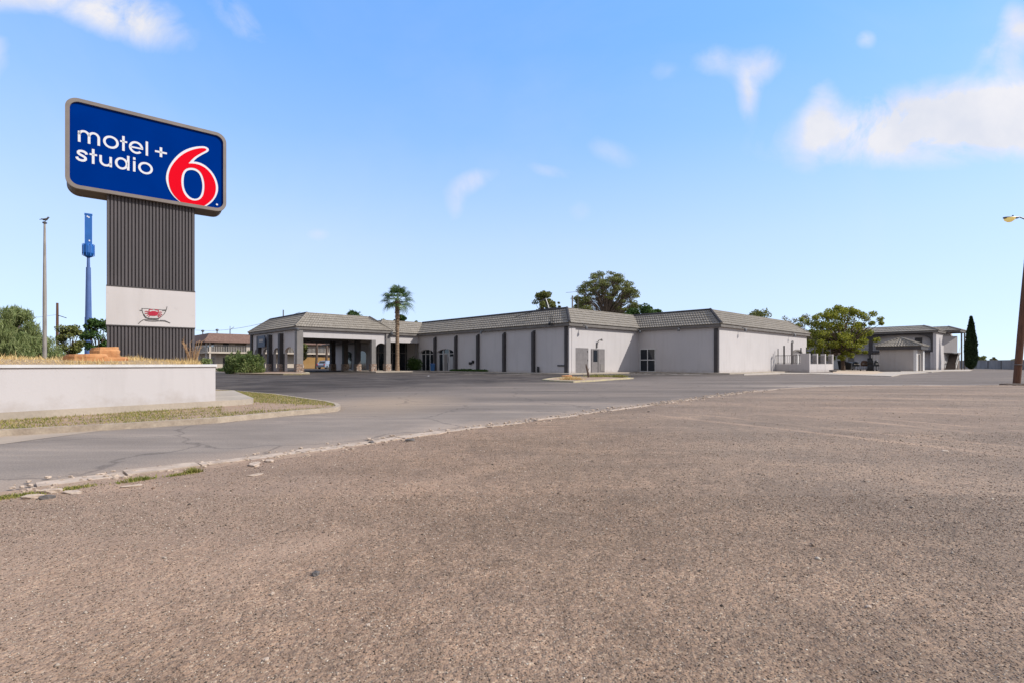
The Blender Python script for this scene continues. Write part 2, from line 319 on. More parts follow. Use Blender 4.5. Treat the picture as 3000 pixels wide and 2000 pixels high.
# ------------------------------------------------------------------ mesh helpers
class MB:
    def __init__(s): s.v = []; s.f = []; s.mi = []; s.cur = 0
    def add(s, vs, fs):
        o = len(s.v); s.v += [tuple(p) for p in vs]
        for f in fs: s.f.append(tuple(i + o for i in f)); s.mi.append(s.cur)
        return s
    def box(s, x0, y0, z0, x1, y1, z1, xf=None):
        vs = [(x, y, z) for z in (z0, z1) for y in (y0, y1) for x in (x0, x1)]
        if xf: vs = [xf(*p) for p in vs]
        return s.add(vs, [(0, 2, 3, 1), (4, 5, 7, 6), (0, 1, 5, 4), (2, 6, 7, 3), (0, 4, 6, 2), (1, 3, 7, 5)])
    def prism(s, poly, z0, z1):
        n = len(poly)
        tris = tessellate_polygon([[Vector((x, y, 0)) for x, y in poly]])
        s.add([(x, y, z0) for x, y in poly] + [(x, y, z1) for x, y in poly],
              [tuple(t) for t in tris] + [tuple(i + n for i in t) for t in tris] + [(i, (i + 1) % n, n + (i + 1) % n, n + i) for i in range(n)])
        return s
    def plate(s, loops, y0, y1, xf=lambda x, y, z: (x, y, z)):
        """Flat panel in the local x-z plane with holes, thickness y0..y1."""
        tris = tessellate_polygon([[Vector((a, b, 0)) for a, b in l] for l in loops])
        pts = [p for l in loops for p in l]; n = len(pts)
        fs = [tuple(t) for t in tris] + [tuple(i + n for i in t) for t in tris]
        o = 0
        for l in loops:
            m = len(l)
            fs += [(o + i, o + (i + 1) % m, n + o + (i + 1) % m, n + o + i) for i in range(m)]; o += m
        return s.add([xf(a, y0, b) for a, b in pts] + [xf(a, y1, b) for a, b in pts], fs)
    def tube(s, p0, p1, r0, r1=None, n=8, caps=True):
        r1 = r0 if r1 is None else r1
        p0, p1 = Vector(p0), Vector(p1); d = (p1 - p0).normalized()
        a = d.orthogonal().normalized(); b = d.cross(a)
        vs = []
        for p, r in ((p0, r0), (p1, r1)):
            for i in range(n):
                t = 2 * math.pi * i / n; vs.append(p + a * (r * math.cos(t)) + b * (r * math.sin(t)))
        fs = [(i, (i + 1) % n, n + (i + 1) % n, n + i) for i in range(n)]
        if caps: fs += [tuple(range(n - 1, -1, -1)), tuple(range(n, 2 * n))]
        return s.add(vs, fs)
    def path(s, pts, r, n=6):
        rs = r if isinstance(r, (list, tuple)) else [r] * len(pts)
        for i in range(len(pts) - 1): s.tube(pts[i], pts[i + 1], rs[i], rs[i + 1], n)
        return s
    def lathe(s, prof, c=(0, 0, 0), n=16):
        vs = []
        for r, z in prof:
            for i in range(n):
                t = 2 * math.pi * i / n; vs.append((c[0] + r * math.cos(t), c[1] + r * math.sin(t), c[2] + z))
        m = len(prof)
        fs = [(j * n + i, j * n + (i + 1) % n, (j + 1) * n + (i + 1) % n, (j + 1) * n + i) for j in range(m - 1) for i in range(n)]
        fs += [tuple(range(n - 1, -1, -1)), tuple(range((m - 1) * n, m * n))]
        return s.add(vs, fs)
    def rock(s, c, rx, ry, rz, seed, jit=.25, rot=0):
        r = random.Random(seed); big = max(rx, ry) > .2; n = 18 if big else 9; rings = 9 if big else 5; vs = []
        ph0 = [r.uniform(0, 6.28) for _ in range(6)]
        for j in range(rings + 1):
            ph = math.pi * j / rings
            for i in range(n):
                th = 2 * math.pi * i / n + rot
                lump = .5 * math.sin(2 * th + ph0[0] + ph) + .35 * math.sin(3 * th + ph0[1] - 2 * ph) + .2 * math.sin(5 * th + ph0[2] + 3 * ph)
                k = 1 + jit * lump + r.uniform(-jit, jit) * (.28 if big else .8)
                q = abs(math.sin(ph)) ** .55; zc = math.copysign(abs(math.cos(ph)) ** .6, math.cos(ph))
                vs.append((c[0] + rx * q * math.cos(th) * k, c[1] + ry * q * math.sin(th) * k, c[2] + rz * zc * (1 + jit * .5 * math.sin(th * 2 + ph0[3]) + r.uniform(-jit, jit) * .3)))
        fs = [(j * n + i, j * n + (i + 1) % n, (j + 1) * n + (i + 1) % n, (j + 1) * n + i) for j in range(rings) for i in range(n)]
        return s.add(vs, fs)
    def build(s, name, mats, parent=None, loc=(0, 0, 0), rotz=0, origin=(0, 0, 0), smooth=False):
        me = bpy.data.meshes.new(name)
        ox, oy, oz = origin
        me.from_pydata([(x - ox, y - oy, z - oz) for x, y, z in s.v], [], s.f)
        mats = mats if isinstance(mats, (list, tuple)) else [mats]
        for m in mats: me.materials.append(m)
        me.polygons.foreach_set('material_index', s.mi)
        import bmesh
        bm = bmesh.new(); bm.from_mesh(me); bmesh.ops.recalc_face_normals(bm, faces=bm.faces); bm.to_mesh(me); bm.free()
        if smooth: me.polygons.foreach_set('use_smooth', [True] * len(me.polygons))
        me.update()
        o = bpy.data.objects.new(name, me); COL.objects.link(o)
        if parent: o.parent = parent
        o.location = loc; o.rotation_euler = (0, 0, rotz)
        return o

def tag(o, label=None, cat=None, group=None, kind=None):
    if label: o['label'] = label
    if cat: o['category'] = cat
    if group: o['group'] = group
    if kind: o['kind'] = kind
    return o
def thing(name, label, cat, loc=(0, 0, 0), rotz=0, group=None):
    o = bpy.data.objects.new(name, None); COL.objects.link(o)
    o.location = loc; o.rotation_euler = (0, 0, rotz); o.empty_display_size = .3
    return tag(o, label, cat, group)
def copy_tree(o, parent=None):
    c = o.copy(); COL.objects.link(c)
    if parent: c.parent = parent
    for ch in list(o.children): copy_tree(ch, c)
    return c

def fastmesh(name, V, quads_n, k, material, parent=None, loc=(0, 0, 0)):
    """V: (n*k,3) vertices, n faces of k consecutive vertices."""
    me = bpy.data.meshes.new(name)
    me.vertices.add(len(V)); me.vertices.foreach_set('co', np.asarray(V, dtype=np.float32).ravel())
    me.loops.add(quads_n * k); me.loops.foreach_set('vertex_index', np.arange(quads_n * k, dtype=np.int32))
    me.polygons.add(quads_n); me.polygons.foreach_set('loop_start', np.arange(0, quads_n * k, k, dtype=np.int32))
    me.polygons.foreach_set('loop_total', np.full(quads_n, k, dtype=np.int32))
    me.materials.append(material); me.update(calc_edges=True); me.validate()
    o = bpy.data.objects.new(name, me); COL.objects.link(o)
    if parent: o.parent = parent
    o.location = loc
    return o

def leaves(clumps, size, aspect=1.0, up=0.0):
    """clumps: list of (cx,cy,cz,rx,ry,rz,n). Returns quad vertices of small leaf faces."""
    C = []
    for (cx, cy, cz, rx, ry, rz, n) in clumps:
        n = int(n)
        d = rng.normal(size=(n, 3)); d /= np.linalg.norm(d, axis=1)[:, None]
        rad = rng.random(n) ** .42
        C.append(np.array([cx, cy, cz]) + d * rad[:, None] * np.array([rx, ry, rz]))
    C = np.concatenate(C); n = len(C)
    a = rng.normal(size=(n, 3)); a[:, 2] += up; a /= np.linalg.norm(a, axis=1)[:, None]
    b = rng.normal(size=(n, 3)); b -= a * (a * b).sum(1)[:, None]; b /= np.linalg.norm(b, axis=1)[:, None]
    s = size * (.6 + .8 * rng.random(n))[:, None]
    a = a * s * aspect; b = b * s * .5 / max(aspect, 1) if aspect > 1 else b * s * .6
    V = np.empty((n, 4, 3)); V[:, 0] = C - a * .5; V[:, 1] = C + b * .7; V[:, 2] = C + a * .5; V[:, 3] = C - b * .7
    return V.reshape(-1, 3), n

def tree(name, label, cat, base, clumps, size, leaf, trunk_r, fork, group=None, aspect=1.0, up=0, bark='bark', branches=True, lean=(0, 0)):
    """clumps given relative to the base; fork = height of the first fork."""
    root = thing(name, label, cat, (base[0], base[1], base[2] if len(base) > 2 else 0), 0, group)
    t = MB()
    fx, fy = lean
    t.path([(0, 0, -.1), (fx * .5 + trunk_r * .3, fy * .5, fork * .5), (fx, fy, fork)], [trunk_r * 1.25, trunk_r, trunk_r * .85], 8)
    if branches:
        for (cx, cy, cz, rx, ry, rz, n) in clumps:
            p0 = Vector((fx, fy, fork)); p2 = Vector((cx, cy, cz))
            if (p2 - p0).length < .2: continue
            mid = p0.lerp(p2, .5) + Vector((random.uniform(-.12, .12), random.uniform(-.12, .12), random.uniform(-.05, .2))) * (p2 - p0).length * .5
            r = trunk_r * .42
            t.path([p0, mid, p2], [r, r * .6, r * .22], 5)
    t.build('trunk', M[bark], root)
    V, n = leaves(clumps, size, aspect, up)
    fastmesh('crown', V, n, 4, M[leaf], root)
    return root

# ------------------------------------------------------------------ camera, light, sky
cam = bpy.data.cameras.new('camera'); co = bpy.data.objects.new('camera', cam); COL.objects.link(co)
co.location = (0, 0, EYE); co.rotation_euler = (R(90), 0, 0)
cam.sensor_width = 36; cam.lens = 18; cam.shift_y = (HZ - 1000) / 3000; cam.clip_end = 6000; cam.clip_start = .05
scn.camera = co

LX, LY, LZ = 1.2318, -.2127, 1.0
sun = bpy.data.lights.new('sun', 'SUN'); so = bpy.data.objects.new('sun', sun); COL.objects.link(so)
sun.energy = 2.05; sun.angle = R(.53); sun.color = (1, .955, .885)
so.rotation_euler = Vector((LX, LY, LZ)).to_track_quat('Z', 'Y').to_euler(); so.location = (30, -5, 40)
ELEV = math.atan2(LZ, math.hypot(LX, LY)); AZ = math.atan2(LX, LY)
w = bpy.data.worlds.new('World'); scn.world = w; w.use_nodes = True
nt = w.node_tree; bg = nt.nodes['Background']
sky = nt.nodes.new('ShaderNodeTexSky'); sky.sky_type = 'NISHITA'; sky.sun_disc = False
sky.sun_elevation = ELEV; sky.sun_rotation = AZ; sky.altitude = 800; sky.air_density = 1.0; sky.dust_density = .35; sky.ozone_density = 1.6
tc = nt.nodes.new('ShaderNodeTexCoord'); sp_ = nt.nodes.new('ShaderNodeSeparateXYZ'); nt.links.new(tc.outputs['Generated'], sp_.inputs[0])
yy = _math(nt, 'MAXIMUM', sp_.outputs[1], .05)
U = _math(nt, 'DIVIDE', sp_.outputs[0], yy); Vv = _math(nt, 'DIVIDE', sp_.outputs[2], yy)
cv = nt.nodes.new('ShaderNodeCombineXYZ'); nt.links.new(U, cv.inputs[0]); nt.links.new(Vv, cv.inputs[1])
n1 = _noise(nt, cv.outputs[0], 8.0, 9, .60, .5); n2 = _noise(nt, cv.outputs[0], 2.2, 4, .5)
CLOUDS = [(.90, .46, .26, .05, -.03, .95),   # direction (x/y, z/y), half widths, tilt, strength
    (.93, .475, .22, .055, -.04, 1.3), (.74, .45, .17, .045, -.14, 1.2), (.60, .49, .03, .06, -.8, .7), (1.0, .49, .15, .055, 0, 1.1),
    (.49, .58, .040, .032, -.2, .85), (.462, .53, .020, .045, 0, .7), (.40, .59, .05, .035, 0, .38), (.295, .57, .035, .03, 0, .24),
    (.69, .63, .020, .018, 0, .5), (.99, .655, .035, .04, .3, .7), (.97, .575, .03, .06, 0, .45), (.93, .61, .04, .03, 0, .35),
    (-.80, .695, .12, .045, .35, .95), (-.95, .715, .16, .03, 0, .7), (-.71, .665, .08, .04, .3, .7), (-.53, .675, .06, .04, .5, .5), (-1.02, .60, .04, .05, 0, .6),
    (-.075, .355, .045, .022, -.3, .58), (.075, .375, .05, .016, .2, .38), (-.11, .31, .02, .035, 0, .36), (.2, .41, .06, .03, .3, .25), (-.38, .25, .03, .015, 0, .35), (.13, .30, .03, .03, 0, .25)]
tot = None
for (u0, v0, ru, rv, tl, k) in CLOUDS:
    du = _math(nt, 'SUBTRACT', U, u0); dv = _math(nt, 'SUBTRACT', Vv, v0)
    dv = _math(nt, 'MULTIPLY_ADD', du, tl, dv) if tl else dv
    e = _math(nt, 'ADD', _math(nt, 'POWER', _math(nt, 'DIVIDE', _math(nt, 'ABSOLUTE', du), ru), 2.0), _math(nt, 'POWER', _math(nt, 'DIVIDE', _math(nt, 'ABSOLUTE', dv), rv), 2.0))
    g = _math(nt, 'MULTIPLY', _math(nt, 'EXPONENT', _math(nt, 'MULTIPLY', e, -1.0)), k)
    tot = g if tot is None else _math(nt, 'ADD', tot, g)
nz = _math(nt, 'ADD', _math(nt, 'MULTIPLY', n1, .75), _math(nt, 'MULTIPLY', n2, .25))
dens = _math(nt, 'MULTIPLY', tot, _math(nt, 'MULTIPLY_ADD', nz, 3.2, -.95))
cl = _ramp(nt, dens, [(.09, (0, 0, 0)), (.34, (.45, .45, .45)), (.78, (1, 1, 1))])
veil = _math(nt, 'MULTIPLY', _ramp(nt, _noise(nt, cv.outputs[0], 1.1, 6, .6, .8), [(.45, (0, 0, 0)), (.85, (1, 1, 1))]), .16)
fac = _math(nt, 'MAXIMUM', _math(nt, 'MULTIPLY', cl, .93), veil, clamp=True)
front = _math(nt, 'GREATER_THAN', sp_.outputs[1], .05)
fac = _math(nt, 'MULTIPLY', fac, front)
SKYS = .15
# keep the yellow rim of the clear-air model below the horizon and even out its brightness as a bright hazy desert sky does
lift = nt.nodes.new('ShaderNodeVectorMath'); lift.operation = 'ADD'; lift.inputs[1].default_value = (0, 0, .10)
nrm_ = nt.nodes.new('ShaderNodeVectorMath'); nrm_.operation = 'NORMALIZE'
nt.links.new(tc.outputs['Generated'], lift.inputs[0]); nt.links.new(lift.outputs[0], nrm_.inputs[0]); nt.links.new(nrm_.outputs[0], sky.inputs[0])
bw = nt.nodes.new('ShaderNodeRGBToBW'); nt.links.new(sky.outputs[0], bw.inputs[0])
fct = _math(nt, 'MULTIPLY', _math(nt, 'POWER', _math(nt, 'MAXIMUM', bw.outputs[0], .05), -.5), 1.16)
vm = nt.nodes.new('ShaderNodeVectorMath'); vm.operation = 'SCALE'; nt.links.new(sky.outputs[0], vm.inputs[0]); nt.links.new(fct, vm.inputs['Scale'])
hs = _n(nt, 'ShaderNodeHueSaturation', Saturation=1.17, Value=1.05); nt.links.new(vm.outputs[0], hs.inputs['Color'])
skycol = hs.outputs[0]
hz = _ramp(nt, sp_.outputs[2], [(0, (.46, .46, .46)), (.12, (.42, .42, .42)), (.22, (.34, .34, .34)), (.39, (.10, .10, .10)), (.52, (0, 0, 0))])
skycol = _mix(nt, hz, skycol, (2.58, 2.50, 2.56))
ccol = _mix(nt, _ramp(nt, _noise(nt, cv.outputs[0], 5.0, 6, .6), [(.35, (0, 0, 0)), (.65, (1, 1, 1))]), (2.02, 2.06, 2.24), (2.42, 2.36, 2.40))
mixc = _mix(nt, fac, skycol, ccol)
# broken cloud added unseen, overhead and behind the camera, to whiten the fill light
nb_ = _ramp(nt, _noise(nt, tc.outputs['Generated'], 2.6, 6, .6, .4), [(.36, (0, 0, 0)), (.56, (1, 1, 1))])
hi = _math(nt, 'DIVIDE', _math(nt, 'SUBTRACT', sp_.outputs[2], .62), .10, clamp=True)
bk = _math(nt, 'DIVIDE', _math(nt, 'SUBTRACT', .05, sp_.outputs[1]), .2, clamp=True)
ob = _math(nt, 'MULTIPLY', _math(nt, 'MULTIPLY', _math(nt, 'MAXIMUM', hi, bk), nb_), .9)
mixc = _mix(nt, ob, mixc, (2.15, 2.0, 1.85))
nt.links.new(mixc, bg.inputs[0]); bg.inputs[1].default_value = SKYS

scn.view_settings.view_transform = 'Standard'; scn.view_settings.look = 'None'
scn.view_settings.exposure = 1.35; scn.view_settings.gamma = 1
scn.cycles.max_bounces = 6; scn.cycles.transparent_max_bounces = 6

# ------------------------------------------------------------------ ground, asphalt, gravel
g = MB(); g.add([(-2500, -500, -.03), (2500, -500, -.03), (2500, 3000, -.03), (-2500, 3000, -.03)], [(0, 1, 2, 3)])
tag(g.build('ground', mat('far_dry_ground', (.36, .27, .19), (.28, .23, .16), .02, .95)), kind='structure')
g = MB(); g.add([(-75, -30, 0), (150, -30, 0), (150, 140, 0), (-75, 140, 0)], [(0, 1, 2, 3)])
tag(g.build('parking_lot', M['asphalt']), kind='structure')
EDGE = [(-26, -19), (-14, -6.2), (-9, -.6), (-6.2, 2.35), (-4.3, 4.3), (-3.0, 5.63), (-2.17, 6.52), (-1.27, 7.78), (0, 9.1), (1.3, 10.6), (3.7, 13.3), (6.5, 16.5), (9, 19.3), (11.5, 21.7), (14.2, 23.6), (17.5, 24.9), (22.8, 25.0), (30, 25.0), (45, 25.6), (90, 27)]
def edge_noise(i, n=14):
    """edge polyline resampled with small irregularities"""
    out = []
    for (a, b) in zip(EDGE, EDGE[1:]):
        L = math.hypot(b[0] - a[0], b[1] - a[1]); m = max(2, int(L / .25)) if abs(a[0]) < 30 else 3
        for k in range(m):
            t = k / m; j = .05 if abs(a[0]) < 24 else 0
            out.append((a[0] + (b[0] - a[0]) * t + random.uniform(-j, j), a[1] + (b[1] - a[1]) * t + random.uniform(-j, j)))
    return out
EP = edge_noise(0)
g = MB(); g.prism(EP + [(90, -30), (-26, -30)], -.02, .018)
tag(g.build('gravel_lot', M['gravel']), kind='structure')

def inside_gravel(x, y):
    for (a, b) in zip(EDGE, EDGE[1:]):
        if a[0] <= x < b[0]:
            t = (x - a[0]) / (b[0] - a[0]); return y < a[1] + (b[1] - a[1]) * t - .06
    return False
ex = np.array([p[0] for p in EDGE]); ey = np.array([p[1] for p in EDGE])
def pebbles(n, y0, y1, s0, s1, power=1.0):
    Y = y0 + (y1 - y0) * rng.random(n) ** power
    X = (rng.random(n) * 2 - 1) * (Y * 1.05 + .3)
    ok = Y < np.interp(X, ex, ey) - .08
    X, Y = X[ok], Y[ok]; n = len(X)
    s = s0 + (s1 - s0) * rng.random(n) ** 3
    # squashed octahedra with random shape
    oct_v = np.array([(1, 0, 0), (0, 1, 0), (-1, 0, 0), (0, -1, 0), (0, 0, 1), (0, 0, -1)], float)
    P = np.repeat(oct_v[None], n, 0) * (.7 + .6 * rng.random((n, 6, 1)))
    P[:, :, 2] *= .6; th = rng.random(n) * 6.283
    c, sn = np.cos(th)[:, None], np.sin(th)[:, None]
    x = P[:, :, 0] * c - P[:, :, 1] * sn; y = P[:, :, 0] * sn + P[:, :, 1] * c; z = P[:, :, 2] + .3 * x * rng.normal(size=(n, 1))
    Q = np.stack([x * s[:, None] + X[:, None], y * s[:, None] * (.7 + .3 * rng.random((n, 1))) + Y[:, None], z * s[:, None] + .018 + s[:, None] * .22], 2)
    tri = np.array([(0, 1, 4), (1, 2, 4), (2, 3, 4), (3, 0, 4), (1, 0, 5), (2, 1, 5), (3, 2, 5), (0, 3, 5)])
    return Q.reshape(-1, 3), (tri[None] + (np.arange(n) * 6)[:, None, None]).reshape(-1, 3)
def pebble_object(parts):
    Vs, Ts, o = [], [], 0
    for V, T in parts: Vs.append(V); Ts.append(T + o); o += len(V)
    V = np.concatenate(Vs); T = np.concatenate(Ts)
    me = bpy.data.meshes.new('gravel'); me.vertices.add(len(V)); me.vertices.foreach_set('co', V.astype(np.float32).ravel())
    me.loops.add(T.size); me.loops.foreach_set('vertex_index', T.astype(np.int32).ravel())
    me.polygons.add(len(T)); me.polygons.foreach_set('loop_start', np.arange(0, T.size, 3, dtype=np.int32)); me.polygons.foreach_set('loop_total', np.full(len(T), 3, dtype=np.int32))
    me.materials.append(M['pebble']); me.update(calc_edges=True)
    o = bpy.data.objects.new('gravel', me); COL.objects.link(o)
    tag(o, 'loose pinkish grey gravel chips covering the near lot', 'gravel', kind='stuff')
pebble_object([pebbles(120000, 1.3, 4.2, .0018, .0058, .85), pebbles(70000, 3.2, 8, .003, .0085, .9), pebbles(6000, 6, 18, .006, .014, .8), pebbles(420, 1.5, 12, .008, .019)])

# broken kerb along the near side of the drive: irregular slabs, weeds
k = MB()
def along(poly, s):
    for a, b in zip(poly, poly[1:]):
        L = math.hypot(b[0] - a[0], b[1] - a[1])
        if s <= L: return (a[0] + (b[0] - a[0]) * s / L, a[1] + (b[1] - a[1]) * s / L, (b[0] - a[0]) / L, (b[1] - a[1]) / L)
        s -= L
    return None
sub = EDGE[2:]
s = 0; rr = random.Random(3)
while True:
    q = along(sub, s)
    if q is None or q[0] > 24: break
    L = rr.uniform(.12, .6) * (1 + max(0, q[1]) * .03)
    q2 = along(sub, s + L)
    near = q[1] < 7.5
    if rr.random() < (.95 if near else .72):
        wd = rr.uniform(.14, .27) if near else rr.uniform(.07, .14)
        nx, ny = -q[3], q[2]
        sh = rr.uniform(-.03, .06)
        pts = []
        for f, side in ((0, 1), (.25, 1), (.5, 1), (.75, 1), (1, 1), (1, 0), (.7, 0), (.35, 0), (0, 0)):
            bx = q[0] + (q2[0] - q[0]) * f * .97; by = q[1] + (q2[1] - q[1]) * f * .97
            o = sh + (wd * side if side else 0) + rr.uniform(-.02, .02)
            pts.append((bx + nx * (o - .03), by + ny * (o - .03)))
        k.prism(pts, -.01, .020 + rr.uniform(.002, .012))
    s += L
tag(k.build('road_edge', M['chunk']), kind='structure')
vg = MB(); rr = random.Random(77); s = 0
pa = []
while True:
    q = along(sub, s)
    if q is None or q[1] > 9: break
    w_ = .22 * max(.0, min(1, (9 - q[1]) / 4)) * rr.uniform(.7, 1.2); pa.append((q[0], q[1], q[0] + q[3] * w_, q[1] - q[2] * w_)); s += .12
vg.add([(a[0], a[1], .0195) for a in pa] + [(a[2], a[3], .0195) for a in pa], [(i, i + 1, len(pa) + i + 1, len(pa) + i) for i in range(len(pa) - 1)])
tag(vg.build('verge', M['dirt']), kind='structure')
rub = MB(); rr = random.Random(31)
for i in range(900):
    q = along(sub, 4 + 24 * rr.random() ** 1.15)
    if q is None: continue
    o = rr.gauss(-.10, .16); sz = rr.uniform(.006, .022) * (1.0 + .05 * q[1])
    rub.rock((q[0] + q[3] * -o * -1 * 1.0, q[1] - q[2] * -o * -1 * 1.0, .018 + sz * .25), sz, sz * rr.uniform(.5, 1), sz * .45, i, .3, rr.uniform(0, 3))
tag(rub.build('rubble', M['chunk']), 'crumbled concrete rubble scattered along the broken drive edge', 'rubble', kind='stuff')

def chunk(px, py, w_, d_, h_, seed, m='chunk', label=None):
    x, y = G(px, py)
    c = MB().rock((0, 0, h_ * .35), w_ * .5, d_ * .5, h_ * .6, seed, .22)
    o = c.build('concrete_chunk', M[m], loc=(x, y, .018)); o.rotation_euler = (0, 0, random.Random(seed).uniform(0, 3))
    return tag(o, label, 'concrete chunk', 'broken concrete chunks along the drive edge')
chunk(152, 1447, .15, .09, .035, 1, label='flat pale concrete chunk by the bottom left end of the broken drive edge')
chunk(212, 1449, .16, .08, .02, 2, label='thin flat pale slab lying on the gravel beside the second weed tuft')
chunk(95, 1464, .13, .07, .03, 3, label='small tan concrete chunk nearest the left edge of the photo')
chunk(385, 1430, .16, .07, .015, 4, label='thin grey slab on the gravel just below the kerb weeds')
chunk(745, 1366, .26, .11, .025, 5, label='long pale concrete slab tilted at the middle of the broken drive edge')
chunk(790, 1356, .14, .08, .025, 6, label='smaller concrete chunk right of the long pale slab')
chunk(750, 1396, .14, .07, .012, 7, label='flat grey stone flake on the gravel below the long pale slab')
chunk(138, 1466, .10, .06, .03, 8, 'dark_stone', 'dark blackish stone beside the flat pale concrete chunk at lower left')
chunk(925, 1693, .05, .035, .018, 9, 'dark_stone', 'dark grey stone alone in the gravel below the drive centre')
chunk(798, 1752, .022, .018, .012, 10, 'chunk', 'white pebble sized stone in the gravel left of centre')
chunk(1078, 1846, .022, .018, .012, 11, 'chunk', 'white stone in the lower centre gravel')
chunk(780, 1948, .024, .018, .01, 12, 'chunk', 'cream stone near the bottom edge of the gravel, left of centre')
chunk(2770, 1325, .12, .07, .012, 13, 'chunk', 'pale flat stone alone on the right side of the gravel')
chunk(2545, 1790, .028, .02, .01, 14, 'chunk', 'small white stone beside the pale dust patch')
chunk(1900, 1118 + 90, .05, .04, .02, 15, 'dark_stone', 'small dark stone on the gravel near the wheel tracks')
chunk(1202, 1294, .16, .09, .03, 16, 'dark_stone', 'dark asphalt lump at the drive edge, larger of the two lumps')
chunk(1088, 1301, .11, .07, .03, 17, 'dark_stone', 'dark asphalt lump at the drive edge, smaller of the two lumps')

# ------------------------------------------------------------------ planter with retaining wall and grass island
Wp = Vector((-6.95, 12.0)); WD = Vector((.61, .7924)); RD = Vector((-.54, .8417)); NB = Vector((-.779, .627))
def P2(a, b): q = Wp + WD * a + RD * b; return (q.x, q.y)       # a along the front wall, b along its return
root = thing('retaining_wall', 'long low white retaining wall around the raised sign bed', 'wall', (Wp.x, Wp.y, 0))
def bar(mb, p, q, wdt, z0, z1, side=1):
    p, q = Vector(p), Vector(q); d = (q - p).normalized(); n = Vector((-d.y, d.x)) * wdt * side
    mb.prism([tuple(p), tuple(q), tuple(q + n), tuple(p + n)], z0, z1)
wl = MB(); wl.prism([P2(-34, 0), P2(0, 0), P2(0, 16), P2(-.22, 16), P2(-.22, .22), P2(-34, .22)], .22, 1.02)
wl.build('wall', M['stucco'], root, origin=(Wp.x, Wp.y, 0))
cp = MB(); cp.prism([P2(-34, -.035), P2(.035, -.035), P2(.035, 16), P2(-.27, 16), P2(-.27, .27), P2(-34, .27)], 1.02, 1.075)
cp.build('coping', M['white'], root, origin=(Wp.x, Wp.y, 0))
ft = MB(); ft.prism([P2(-34, -.05), P2(.62, -.05), P2(.86, .1), P2(.92, .34), P2(.80, 4.8), P2(0, 5.2), P2(-.3, .3), P2(-34, .3)], 0, .22)
ft.build('footing', M['concrete'], root, origin=(Wp.x, Wp.y, 0))
ck = MB(); cx = -4.15
for i in range(7):
    z = .95 - i * .12; j = random.Random(i).uniform(-.012, .012)
    ck.prism([P2(cx + j, -.003), P2(cx + j + .008, -.003), P2(cx + j + .008, .02), P2(cx + j, .02)], z - .12, z)
ck.build('crack', mat('crack_line', (.33, .31, .30)), root, origin=(Wp.x, Wp.y, 0))

# earth of the raised bed
NXg, NYg = 46, 34; mv = []; 
def mound(a, b):
    f = min(1, max(0, (b - .3) / 3.2)); f = f * f * (3 - 2 * f); e = min(1, max(0, (-a - .2) / 2.0)); e = e * e * (3 - 2 * e)
    return 1.03 + .17 * f * (.35 + .65 * e) + .03 * math.sin(a * 1.7 + b) * f
mm = MB()
for j in range(NYg + 1):
    for i in range(NXg + 1):
        a = -34 + 33.8 * i / NXg; b = .2 + 15.8 * j / NYg; x, y = P2(a, b); mm.v.append((x, y, mound(a, b)))
for j in range(NYg):
    for i in range(NXg):
        q = j * (NXg + 1) + i; mm.f.append((q, q + 1, q + NXg + 2, q + NXg + 1)); mm.mi.append(0)
tag(mm.build('flower_bed_ground', M['strawsoil'], smooth=True), kind='structure')

def blades(pts, h0, h1, wdt, lean=.5):
    n = len(pts); P = np.array(pts, float)
    th = rng.random(n) * 6.283; h = h0 + (h1 - h0) * rng.random(n) ** 1.6
    dx, dy = np.cos(th), np.sin(th); ln = lean * h * rng.random(n); t2 = rng.random(n) * 6.283
    V = np.empty((n, 3, 3))
    V[:, 0] = P + np.stack([dx * wdt, dy * wdt, np.zeros(n)], 1); V[:, 1] = P - np.stack([dx * wdt, dy * wdt, np.zeros(n)], 1)
    V[:, 2] = P + np.stack([np.cos(t2) * ln, np.sin(t2) * ln, h], 1)
    return V.reshape(-1, 3), n
pts = []
r2 = random.Random(5)
while len(pts) < 26000:
    a = -r2.random() ** 1.3 * 17 - .3; b = .3 + r2.random() ** 1.2 * 10
    if math.sin(a * 2.3 + 1.3 * b) + math.sin(b * 3.1 - a) + r2.uniform(-1.6, 1.6) < -.6: continue
    x, y = P2(a, b); pts.append((x, y, mound(a, b) - .01))
PA = np.array(pts); hm = .55 + .45 * np.sin(PA[:, 0] * 2.9 + 1.7 * np.sin(PA[:, 1] * 1.3)) * np.sin(PA[:, 1] * 2.3 + PA[:, 0]) + .35 * (rng.random(len(PA)) > .985)
V, n = blades(pts, .03, .19, .008, .8); V = V.reshape(-1, 3, 3); V[:, 2, 2] = V[:, 0, 2] + (V[:, 2, 2] - V[:, 0, 2]) * np.clip(hm, .2, 1.6); V = V.reshape(-1, 3); fo = fastmesh('dry_grass', V, n, 3, M['grass_dry'])
tag(fo, 'dry straw coloured grass on the raised bed around the sign', 'grass', kind='stuff')

